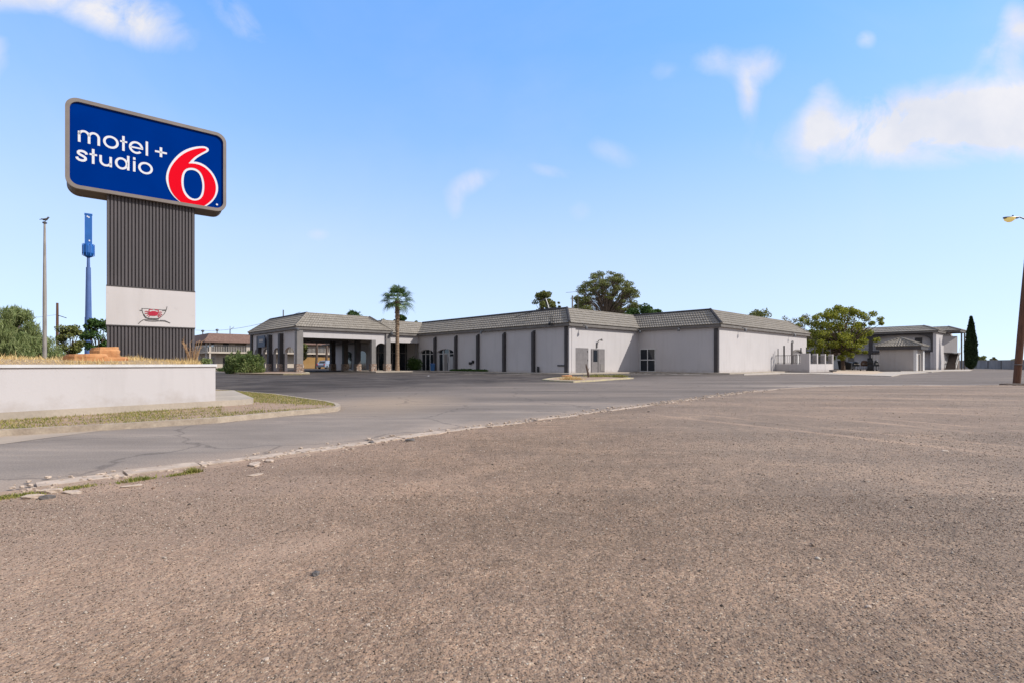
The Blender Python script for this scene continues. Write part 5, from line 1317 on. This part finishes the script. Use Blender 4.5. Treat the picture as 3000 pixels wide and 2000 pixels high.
tag(dd.build('dirt_mound', mat('dark_soil', (.09, .065, .05), (.14, .10, .08), 4, .95, .02, 12), loc=(PX, PY - .2, 0)), 'dark heap of soil round the foot of the leaning wooden pole', 'soil heap')

# ------------------------------------------------------------------ left: poles
x, y = at(131, 26); lpz = thing('light_pole', 'slender tapering grey pole with a small cap, rising from the sign bed', 'pole', (x, y, 0))
MB().path([(0, 0, 0), (0, 0, 4.5), (0, 0, zat(655, 26))], [.09, .08, .045], 12).build('shaft', M['greypole'], lpz)
MB().lathe([(.09, 0), (.10, .05), (.03, .1)], (0, 0, zat(655, 26)), 10).build('cap', M['metal'], lpz)
# bird perched above
zb = zat(655, 26) + .10
brd = MB(); brd.path([(-.17, 0, .14), (-.06, 0, .10), (.06, 0, .10), (.14, 0, .15), (.19, 0, .19)], [.012, .05, .065, .04, .03], 8)
brd.rock((.18, 0, .20), .045, .035, .035, 5, .03); brd.path([(.2, 0, .2), (.27, 0, .19)], [.014, .003], 5); brd.path([(.02, .02, .06), (.02, .02, 0)], .006, 4); brd.path([(.04, -.02, .06), (.04, -.02, 0)], .006, 4)
brd.path([(-.12, 0, .12), (-.27, 0, .10)], [.03, .012], 5)
tag(brd.build('bird', M['dark_stone'], loc=(x, y, zb)), 'small dark bird perched on top of the grey pole', 'bird')

x, y = at(168, 85); up_ = thing('utility_pole', 'brown wooden utility pole with a stub arm, left of the blue pole', 'utility pole', (x, y, 0))
MB().path([(0, 0, 0), (0, 0, zat(888, 85))], [.24, .16], 10).build('shaft', M['wood'], up_)
MB().path([(.1, 0, zat(924, 85)), (1.5, 0, zat(932, 85))], .06, 6).build('arm', M['black'], up_)
MB().path([(.18, -.1, 0), (.18, -.1, 5.5)], .05, 6).build('conduit', M['trim2'], up_)

x, y = at(259, 66); bp = thing('blue_mast', 'very tall stepped blue steel mast with a slim box head', 'mast', (x, y, 0), .7)
zq = lambda py: zat(py, 66)
MB().path([(0, 0, 0), (0, 0, zq(930))], [.40, .38], 16).build('lower_shaft', M['lightblue'], bp)
MB().path([(0, 0, zq(930)), (0, 0, zq(784))], [.34, .25], 16).build('middle_shaft', M['lightblue'], bp)
MB().path([(0, 0, zq(784)), (0, 0, zq(750))], [.18, .16], 12).build('neck', M['lightblue'], bp)
cg = MB(); cg.lathe([(.18, zq(755)), (.42, zq(752)), (.62, zq(742)), (.62, zq(722)), (.42, zq(715))], (0, 0, 0), 12)
for i in range(10):
    a = i * .628; cg.box(.60 * math.cos(a) - .04, .60 * math.sin(a) - .04, zq(750), .60 * math.cos(a) + .04, .60 * math.sin(a) + .04, zq(716))
cg.build('collar', M['blue'], bp)
hb = MB(); hb.box(-.37, -.22, zq(735), .37, .22, zq(629)); hb.box(-.40, -.25, zq(631), .40, .25, zq(627)); hb.build('box_head', M['blue'], bp)
wd_ = MB(); 
for (a, py) in ((.05, 640), (-.1, 638), (.1, 708), (.05, 731)): wd_.box(a - .07, -.235, zq(py), a + .07, -.221, zq(py) + .18)
wd_.build('white_marks', M['signwhite'], bp)
def wire(pts, r, label):
    o = []
    for a, b in zip(pts, pts[1:]):
        a, b = Vector(a), Vector(b); sag = (b - a).length * .018
        for i in range(12): t = i / 12; o.append(a.lerp(b, t) - Vector((0, 0, 4 * sag * t * (1 - t))))
    o.append(Vector(pts[-1])); tag(MB().path(o, r, 4).build('power_line', M['metal'], loc=(0, 0, 0)), label, 'power line')
x, y = at(168, 85); wire([(x - 40, y + 12, zat(925, 85)), (x, y, zat(922, 85))], .022, 'thin wire running left from the wooden utility pole')
wa = at(560, 120); wb = at(880, 75); wire([(*wa, zat(966, 120)), (*wb, zat(915, 75))], .03, 'thin wire crossing the sky above the brown roofed building to the canopy')

# ------------------------------------------------------------------ left background building
LB = (-65.1, 110.0); lb = thing('balcony_motel', 'two storey beige building with brown shingle fascia and white balcony rail', 'building', (*LB, 0), BA)
zt = zat(976, 110); ze = zat(997, 110); zr0 = zat(1029, 110); zr1 = zat(1011, 110)
MB().box(1.8, 2.0, 0, 36, 26, ze).build('wall', M['beige'], lb)
fs = MB(); ft_ = offset_closed([(0, 0), (36, 0), (36, 26), (0, 26)], 1.1); ft2 = [(0, 0), (36, 0), (36, 26), (0, 26)]
for i in range(4):
    j = (i + 1) % 4
    fs.add([(*ft_[i], ze - .3), (*ft_[j], ze - .3), (*ft2[j], zt), (*ft2[i], zt)], [(0, 1, 2, 3)])
fs.prism(ft2, zt - .12, zt); fs.prism(ft_, ze - .42, ze - .30)
fs.build('roof', M['brownroof'], lb)
MB().box(-.3, -.3, zr0 - .35, 36, 26, zr0).build('balcony_slab', M['beige'], lb)
rl = MB(); rl.box(-.3, -.3, zr1, 36, -.22, zr1 + .08); rl.box(-.3, -.3, zr1, -.22, 26, zr1 + .08)
for v in np.arange(0, 36, .33): rl.box(v, -.28, zr0, v + .07, -.24, zr1)
for v in np.arange(0, 26, .33): rl.box(-.28, v, zr0, -.24, v + .07, zr1)
rl.build('railing', M['railing'], lb)
for yv in (1.5, 8, 14.5, 21): MB().box(-.25, yv, 0, .05, yv + .3, ze - .4).build('post', M['railing'], lb)
for xv in (0, 7.4): MB().box(xv, -.25, 0, xv + (2.6 if xv else .3), .1, ze - .4).build('pier', M['beige'], lb)
for yv in np.arange(3.2, 24, 3.6):
    for z0, h in ((zr0 + .9, 1.5), (.9, 1.6)):
        f = MB().box(1.70, yv, z0, 1.795, yv + 2.2, z0 + h).build('window', M['railing'], lb)
        MB().box(1.66, yv + .12, z0 + .12, 1.699, yv + 2.08, z0 + h - .12).build('pane', M['glass'], f)
for xv in (3.2, 12.5, 19):
    for z0 in (zr0, .1): MB().box(xv, 1.9, z0, xv + 1.1, 1.997, z0 + 2.2).build('door', M['trim'], lb)
MB().box(5.6, 1.88, zr0 + 1.3, 13, 1.995, ze - .5).build('recess_panel', mat('tan_recess', (.36, .30, .22)), lb)
st2 = MB()
for i in range(12): st2.box(6.0 + i * .38, -1.9, zr0 * i / 12, 6.4 + i * .38, -.4, zr0 * i / 12 + .12)
st2.box(6, -2.0, 0, 6.1, -1.9, .5); sto = st2.build('stair', M['beige'], lb)
MB().path([(6.0, -1.95, 1.0), (10.5, -1.95, zr0 + 1.0)], .10, 6).build('handrail', M['railing'], sto)
for xv, h in ((-2.5, .9), (4.6, 1.3), (11.6, 1.5)):
    pass
for i, (px, h) in enumerate(((594, .9), (636, 1.3), (674, 1.6))):
    a, b_2 = at(px, 114); dd_ = Vector((a - LB[0], b_2 - LB[1])); lx = dd_.dot(UX); ly = dd_.dot(UY)
    rv = MB().tube((lx, max(.4, ly), zt), (lx, max(.4, ly), zt + h * .6), .10); 
    if i < 2: rv.lathe([(.1, 0), (.32, .15), (.3, .4), (.1, .5)], (lx, max(.4, ly), zt + h * .5), 10)
    else: rv.path([(lx, max(.4, ly), zt + h * .6), (lx + .8, max(.4, ly), zt + h)], .06, 6); rv.path([(lx, max(.4, ly), zt), (lx, max(.4, ly), zt + h * 1.1)], .05, 6)
    rv.build('roof_vent', M['metal'], lb)

# low pale building far behind the bed at the left
x, y = at(30, 190)
fbg = thing('far_store', 'distant low white flat roofed building glimpsed behind the light pole', 'building', (x, y, 0))
MB().box(0, 0, 0, 26, 12, 4.2).build('wall', M['stucco2'], fbg)
MB().box(14, -.1, 1.0, 24, -.01, 2.4).build('window', mat('teal_strip', (.03, .25, .28)), fbg)
MB().box(-.2, -.2, 4.2, 26.2, 12.2, 4.5).build('parapet', M['white'], fbg)

# ------------------------------------------------------------------ behind the canopy: fence, building, car, trees
fx0, fx1 = at(872, 108), at(1012, 112)
L = math.hypot(fx1[0] - fx0[0], fx1[1] - fx0[1]); fr_ = thing('board_fence', 'tan wooden board fence seen through the entrance canopy', 'fence', (*fx0, 0), math.atan2(fx1[1] - fx0[1], fx1[0] - fx0[0]))
fb_ = MB(); v = 0
while v < L: fb_.box(v, 0, 0, v + .20, .03, 2.35 + random.uniform(-.03, .03)); v += .21
fb_.build('boards', M['woodfence'], fr_)
MB().box(0, .031, 2.0, L, .1, 2.12).build('rail', M['woodfence'], fr_)
x, y = at(865, 128)
pbd = thing('pink_building', 'pinkish tan building with wide windows beyond the board fence', 'building', (x, y, 0), .08)
MB().box(0, 0, 0, 34, 14, 9.0).build('wall', M['pinkwall'], pbd)
for z0 in (3.6,):
    for v in (3.0, 9, 15, 21, 27):
        f = MB().box(v, -.08, z0, v + 4.4, -.002, z0 + 2.8).build('window', M['beige'], pbd); MB().box(v + .25, -.1, z0 + .25, v + 4.15, -.081, z0 + 2.55).build('pane', M['glasspale'], f)
MB().box(-.3, -1.2, 2.9, 34.3, -.01, 3.2).build('walkway', M['trim2'], pbd)
for px, Y, lab in ((926, 104, 'slim leaning trunk with high crown before the tan board fence'), (955, 103, 'second reddish trunk nearer the silver car, before the board fence')):
    x, y = at(px, Y); cl = [(0, 0, 8.6, 1.4, 1.4, 1.2, 500), (.6, 0, 9.6, 1.2, 1.2, 1.0, 400)]
    tree('slender_tree', lab, 'tree', (x, y), cl, .3, 'leaf_olive', .22, 7.4, 'trees behind the canopy', lean=(.2, 0))
x, y = at(885, 80); tree('leafy_shrub', 'tall leafy green shrub just behind the canopy corner post', 'shrub', (x, y), [(0, 0, 2.6, .8, .8, 1.2, 900), (.3, 0, 3.5, .6, .6, .7, 500)], .2, 'leaf_olive', .1, 1.6)

# silver car
x, y = at(958, 99); car = thing('parked_car', 'silver hatchback parked beyond the canopy before the board fence', 'car', (x, y, 0), R(78))
cbm = MB()
prof = [(-2.1, .35), (-2.15, .75), (-2.0, 1.0), (-1.75, 1.1), (-1.35, 1.55), (-.3, 1.62), (.55, 1.52), (1.15, 1.08), (1.95, .92), (2.15, .7), (2.15, .35)]
cbm.add([(a, -.86 + (.18 if z > 1.12 else 0), z) for a, z in prof] + [(a, .86 - (.18 if z > 1.12 else 0), z) for a, z in prof],
        [tuple(range(11)), tuple(range(21, 10, -1))] + [(i, (i + 1) % 11, 11 + (i + 1) % 11, 11 + i) for i in range(11)])
cbm.build('body', M['silver'], car)
for sgn in (-1, 1):
    MB().add([(-1.3, sgn * .80, 1.15), (.85, sgn * .80, 1.12), (.4, sgn * .70, 1.48), (-1.15, sgn * .70, 1.5)], [(0, 1, 2, 3)]).build('side_window', M['glass'], car)
MB().add([(-1.80, -.62, 1.13), (-1.80, .62, 1.13), (-1.44, .58, 1.5), (-1.44, -.58, 1.5)], [(0, 1, 2, 3)]).build('rear_window', M['glass'], car)
MB().add([(1.14, -.62, 1.12), (1.14, .62, 1.12), (.64, .58, 1.5), (.64, -.58, 1.5)], [(0, 1, 2, 3)]).build('windscreen', M['glass'], car)
for a in (-1.35, 1.35):
    for sgn in (-1, 1):
        w_ = MB().tube((a, sgn * .66, .32), (a, sgn * .88, .32), .32, .32, 18).build('wheel', M['rubber'], car)
        MB().tube((a, sgn * .881, .32), (a, sgn * .89, .32), .19, .19, 14).build('rim', M['metal'], w_)
for sgn in (-1, 1):
    MB().box(-2.19, sgn * .75 - .12, .72, -2.13, sgn * .75 + .12, .98).build('tail_light', M['signred'], car)
    MB().box(2.10, sgn * .62 - .2, .66, 2.18, sgn * .62 + .2, .82).build('headlight', M['white'], car)

# ------------------------------------------------------------------ palms
def palm(px, Y, ztop, rtr, spread, label, nf=34, seed=1):
    x, y = at(px, Y); r = random.Random(seed); root = thing('palm_tree', label, 'palm tree', (x, y, 0))
    zc = ztop - spread * .62; tr = MB(); m = 26
    pr = [(rtr * 1.25, 0), (rtr * 1.1, .5)]
    for i in range(1, m):
        z = .5 + (zc - .5) * i / m; base_r = rtr * (1.0 - .22 * i / m) * (1.28 if z > zc * .72 else 1)
        pr += [(base_r * 1.06, z), (base_r * .93, z + (zc - .5) / m * .55)]
    tr.lathe(pr, (0, 0, 0), 14)
    for i in range(150):                                     # old leaf boots
        z = r.uniform(zc * .55, zc); a = r.uniform(0, 6.28); rb = rtr * (.95 if z < zc * .72 else 1.2)
        tr.path([(rb * .8 * math.cos(a), rb * .8 * math.sin(a), z), (rb * 1.22 * math.cos(a), rb * 1.22 * math.sin(a), z + .14)], [.045, .012], 4)
    tr.build('trunk', M['palmbark'], root)
    fr = MB(); VV = []
    for i in range(nf):
        a = i * 2.4 + r.uniform(-.2, .2); el = R(80 - 118 * (i / nf) ** .85 + r.uniform(-8, 8)); sl = spread * r.uniform(.42, .58)
        d = Vector((math.cos(a) * math.cos(el), math.sin(a) * math.cos(el), math.sin(el)))
        p0 = Vector((0, 0, zc)); p1 = p0 + d * sl + Vector((0, 0, -.04 * sl)); fr.path([p0, p1], [.03, .018], 4)
        side = d.cross(Vector((0, 0, 1))).normalized(); up = side.cross(d).normalized(); fl_ = spread * r.uniform(.44, .56)
        for k_ in range(22):                                 # fan blades
            th = R(-105 + 210 * k_ / 21); bd_ = (d * math.cos(th) + side * math.sin(th)).normalized()
            l = fl_ * (1 - .32 * abs(th) / 1.9) * r.uniform(.85, 1.1); dr_ = l * (.28 + .18 * r.random())
            q1_ = p1 + bd_ * l * .55 + up * .05; q2_ = p1 + bd_ * l + Vector((0, 0, -dr_))
            wv = (side * math.cos(th) - d * math.sin(th)) * .045
            VV += [p1, q1_ + wv, q2_, q1_ - wv]
    fr.build('leaf_stalks', M['palm_leaf'], root)
    fastmesh('crown', np.array([tuple(v) for v in VV]), len(VV) // 4, 4, M['palm_leaf'], root)
M['palmbark'] = mat('palm_bark', (.34, .24, .16), (.20, .13, .085), 3, .95, .02, 10, stretch=(1, 1, 2.5), fine=.5)
palm(1164, 66, zat(843, 66), .26, 2.6, 'tall fan palm standing between the canopy and the arched entrance', seed=4)
palm(1035, 92, zat(912, 92), .24, 2.0, 'fan palm whose crown just shows over the canopy roof', seed=9)

# ------------------------------------------------------------------ trees and shrubs
def rc(lst, k=1.0): return lst
x, y = at(14, 31)
r = random.Random(2); cl = []
for i in range(60):
    u = r.uniform(-1.7, 1.95); v = r.uniform(-1.2, 1.2); top = 4.25 * (1 - .33 * max(0, u / 2) - .25 * (abs(u) / 2.0) ** 3) ; z = r.uniform(.7, max(1.2, top)); cl.append((u, v, z, .42, .42, .55, 520))
tree('feathery_tree', 'broad feathery grey green shrub tree at the far left edge', 'tree', (x, y), cl, .15, 'leaf_feather', .14, .6, aspect=2.6, up=1.6)
x, y = at(140, 48); cl = [(random.Random(i).uniform(-1.5, 1.2), random.Random(i + 9).uniform(-.6, .6), random.Random(i + 5).uniform(.8, 3.2), .5, .5, .5, 230) for i in range(14)]
tree('small_feathery_tree', 'smaller hazy grey green tree just behind the grey light pole', 'tree', (x, y), cl, .16, 'leaf_feather', .09, .6, aspect=2.4, up=1.2)
def round_tree(name, label, px, Y, top, bot, halfw, ncl, nl, size, leaf, tr_, seed, group=None, cr=.3, cat='tree', fork=None, depth=None, lop=0):
    x, y = at(px, Y); zt_ = zat(top, Y); zb_ = zat(bot, Y) if bot else .6; hw = halfw / 1500 * Y; r = random.Random(seed); cl = []
    dp = depth or hw * .8; H = (zt_ - zb_) / 2; zc = (zt_ + zb_) / 2
    for i in range(ncl):
        a = r.uniform(0, 6.283); ph = math.acos(r.uniform(-.95, .95)); q = r.uniform(.62, .92)
        rr_ = cr * hw * r.uniform(.75, 1.3)
        cl.append(((hw - rr_ * .6) * q * math.sin(ph) * math.cos(a) + lop * hw * math.cos(ph), dp * q * math.sin(ph) * math.sin(a), zc + (H - rr_ * .5) * q * math.cos(ph), rr_, rr_, rr_ * .75, nl))
    return tree(name, label, cat, (x, y), cl, size, leaf, tr_, fork or max(.5, zb_ - .1 * H), group)
round_tree('dark_tree', 'round olive tree behind the brown utility pole', 205, 56, 934, 1058, 36, 26, 190, .17, 'leaf_olive', .14, 31, cr=.34, fork=1.2)
round_tree('dark_tree', 'open dark green tree just left of the sign column', 290, 42, 922, 1052, 47, 26, 150, .15, 'leaf_dark', .11, 32, cr=.30, fork=1.0)
round_tree('low_tree', 'low dark brush at the foot of the trees left of the utility pole', 95, 60, 1018, 1056, 60, 12, 160, .2, 'leaf_dark', .08, 33, cr=.28, fork=.5)
# rounded oleander bush by the canopy
x, y = at(716, 53.5); r = random.Random(12); cl = []
for i in range(130):
    a = i * 2.39996; u = (i + .5) / 130; q = .86; ph = math.asin(u)
    if i % 3 == 0: q = r.uniform(.3, .7)
    cl.append((1.95 * q * math.cos(a) * math.cos(ph) ** .7, 1.5 * q * math.sin(a) * math.cos(ph) ** .7, .30 + 1.72 * q * u, .40, .40, .34, 230))
for i in range(46):
    a = i * 2.39996 + .4; u = r.uniform(.35, 1.0); ph = math.asin(u); cl.append((2.12 * math.cos(a) * math.cos(ph) ** .7, 1.6 * math.sin(a) * math.cos(ph) ** .7, .38 + 1.92 * u, .13, .13, .22, 26))
tree('oleander_bush', 'large rounded grey green bush at the left foot of the entrance canopy', 'bush', (x, y), cl, .15, 'leaf_sage', .06, .3, aspect=2.2, up=.8)
for i, (px, Y, lab) in enumerate(((560 + 20, 70, 'dry low scrub on the verge left of the oleander bush'), (650, 62, 'small dark scrub at the left base of the oleander bush'))):
    x, y = at(px, Y); V, c = leaves([(0, 0, .25, .9, .5, .3, 500)], .12); tag(fastmesh('scrub', V, c, 4, M['leaf_brown' if i == 0 else 'leaf_dark'], loc=(x, y, .05)), lab, 'scrub')
round_tree('dark_tree', 'dark rounded tree crown rising behind the roof at the palm', 1176, 108, 914, 985, 27, 16, 230, .32, 'leaf_dark', .25, 34, cr=.36)
round_tree('low_tree', 'tiny dark tree top over the roof, right of the tall palm', 1219, 110, 936, 975, 8, 4, 120, .3, 'leaf_dark', .15, 35, cr=.5)
round_tree('low_tree', 'faint low tree top over the roof, left of the tall palm', 1124, 112, 932, 975, 14, 5, 60, .3, 'leaf_feather', .15, 36, cr=.4)

# the big umbrella shaped tree behind the roof
x, y = at(1776, 84); r = random.Random(44); root = thing('umbrella_tree', 'big spreading umbrella shaped tree rising behind the roof corner', 'tree', (x, y, 0))
tr = MB(); cl = []; Yc = 84; zf = zat(925, Yc)
tr.path([(0, 0, -.1), (.1, 0, 4), (0, 0, zf)], [.5, .42, .36], 10)
zt_ = zat(788, Yc); hw = 94 / 1500 * Yc
for i in range(270):
    th = R(r.uniform(-14, 194)); rad = r.uniform(.82, 1.02) if i < 170 else r.uniform(.3, .82); dy = r.uniform(-.95, .95)
    cxz = math.sqrt(max(.05, 1 - (dy * .75) ** 2))
    px_ = hw * rad * math.cos(th) * cxz; pz = zf + .9 + (zt_ - zf - 1.2) * rad * (math.sin(th) * .93 + .04) * cxz ; pz = max(pz, zf + .2)
    if px_ < -hw * .15 and pz < zf + 2.8 and i > 110: continue
    rr_ = r.uniform(.34, .68) * (1.0 if rad > .75 else .8)
    py_ = dy * hw * .62
    cl.append((px_, py_, pz, rr_ * 1.35, rr_ * 1.1, rr_ * .62, 190 * rr_))
    p2 = Vector((px_, py_, pz)); p0 = Vector((px_ * .05, 0, zf - .6)); m1 = p0.lerp(p2, .45) + Vector((-px_ * .10, 0, -.1)); m2 = p0.lerp(p2, .75) + Vector((px_ * .02, 0, .1))
    tr.path([p0, m1, m2, p2], [.07, .045, .028, .012], 5)
    for q in range(3):
        e = p2 + Vector((r.uniform(-.9, .9), r.uniform(-.6, .6), r.uniform(-.1, .5))); tr.path([m2, e], [.03, .012], 4)
tr.build('trunk', M['greybark'] if 'greybark' in M else mat('grey_brown_bark', (.26, .20, .16), (.17, .13, .10), 3, .95), root)
V, n = leaves(cl, .18); fastmesh('crown', V, n, 4, M['leaf_light'], root)
def sparse(px, Y, top, bot, halfw, ncl, nl, label, seed, leaf='leaf_olive', name='sparse_tree', size=.24):
    x, y = at(px, Y); r = random.Random(seed); cl = []; zt_, zb_ = zat(top, Y), zat(bot, Y); hw = halfw / 1500 * Y
    for i in range(ncl):
        f = r.random() ** .7; z = zb_ + (zt_ - zb_) * f; w_ = hw * (1 - .45 * f * f); cl.append((r.uniform(-w_, w_) * .85, r.uniform(-w_, w_) * .6, z - .3, hw * .27, hw * .27, hw * .22, nl))
    tree(name, label, 'tree', (x, y), cl, size, leaf, .16, max(1, zb_ - 1.2), 'sparse trees behind the roofs')
sparse(1590, 88, 852, 915, 38, 34, 100, 'small airy tree behind the roof, left of the bent roof mast', 51)
sparse(1630, 90, 880, 915, 15, 9, 60, 'wispy tree top beside the bent roof mast', 52, size=.2)
sparse(1705, 88, 868, 925, 36, 26, 100, 'lower olive tree against the left side of the umbrella tree', 53)
sparse(1800, 92, 885, 930, 40, 14, 130, 'brownish low crown at the right foot of the umbrella tree', 56, 'leaf_brown')
round_tree('dome_tree', 'dense dark green dome shaped tree behind the roof valley', 1884, 78, 891, 985, 72, 60, 330, .24, 'leaf_dark', .25, 54, cr=.22)
sparse(2232, 92, 908, 955, 52, 20, 110, 'pale sparse tree top over the roof of the far lit wing', 55, 'leaf_olive')
# large yellow green tree right of the building
x, y = at(2470, 76); r = random.Random(61); cl = []
def blob(px, py, rad, n, dy=0, sq=.8, Yb=76):
    X, _ = at(px, Yb); rr_ = rad / 1500 * Yb; cl.append((X - x, dy + r.uniform(-.6, .6), zat(py, Yb), rr_, rr_ * 1.1, rr_ * sq, n))
for (px, py, rad) in ((2455, 905, 15), (2475, 910, 14), (2495, 915, 13), (2440, 920, 15), (2462, 925, 20), (2490, 935, 20), (2520, 925, 14), (2535, 935, 12), (2425, 930, 16), (2405, 925, 12), (2385, 932, 11), (2370, 945, 12), (2395, 950, 18), (2420, 955, 20), (2445, 955, 22), (2470, 960, 22), (2500, 958, 20), (2528, 955, 16), (2548, 948, 9), (2380, 975, 16), (2405, 985, 20), (2435, 985, 22), (2465, 990, 22), (2495, 985, 20), (2520, 980, 18), (2545, 975, 14), (2375, 1005, 14), (2398, 1015, 18), (2425, 1010, 18), (2455, 1015, 18), (2480, 1012, 16), (2505, 1005, 14), (2530, 1000, 13), (2385, 1030, 10), (2415, 1030, 12), (2440, 1035, 10), (2470, 1032, 10), (2495, 1025, 9), (2400, 1042, 9), (2430, 1048, 10), (2460, 1046, 12), (2485, 1040, 11), (2510, 1030, 9), (2450, 1000, 20), (2480, 1025, 12)):
    blob(px, py, rad, 380 if rad > 12 else 200); blob(px + r.uniform(-6, 6), py + r.uniform(-5, 5), rad * .8, 160, r.choice((-1.6, 1.6, 2.6, -2.4)))
tree('spreading_tree', 'large spreading yellow green tree between the main building and the two storey wing', 'tree', (x, y), cl, .20, 'leaf_yellow', .26, 2.6, lean=(-.2, 0))
x, y = at(2344, 88); r = random.Random(66); cl = [(r.uniform(-2.6, 3.2), r.uniform(-1.5, 1.5), zat(r.uniform(925, 1000), 88), .6, .6, .5, 60) for _ in range(34)]
tree('bare_tree', 'half bare brownish tree just past the corner of the far lit wing', 'tree', (x, y), cl, .2, 'leaf_brown', .2, 2.5)
round_tree('far_shrub', 'green shrub peeping over the block wall right of the cypress', 2878, 128, 1040, 1064, 16, 8, 160, .3, 'leaf_feather', .1, 71, 'shrubs beyond the block wall', cr=.4)
round_tree('far_shrub', 'small grey shrub over the block wall, second right of the cypress', 2912, 132, 1044, 1064, 9, 5, 90, .3, 'leaf_brown', .1, 72, 'shrubs beyond the block wall', cr=.45)
round_tree('far_shrub', 'yellowish shrub over the block wall next to the leaning pole', 2978, 120, 1046, 1064, 14, 6, 110, .3, 'leaf_yellow', .1, 73, 'shrubs beyond the block wall', cr=.4)
# litter on the lot: one scrap of pale paper
x, y = G(1257, 1101); tag(MB().add([(-.12, -.08, .01), (.1, -.1, .03), (.13, .07, .012), (-.1, .09, .05)], [(0, 1, 2, 3)]).build('paper_scrap', M['white'], loc=(x, y, .004)), 'white scrap of paper lying on the asphalt before the arched windows', 'litter')
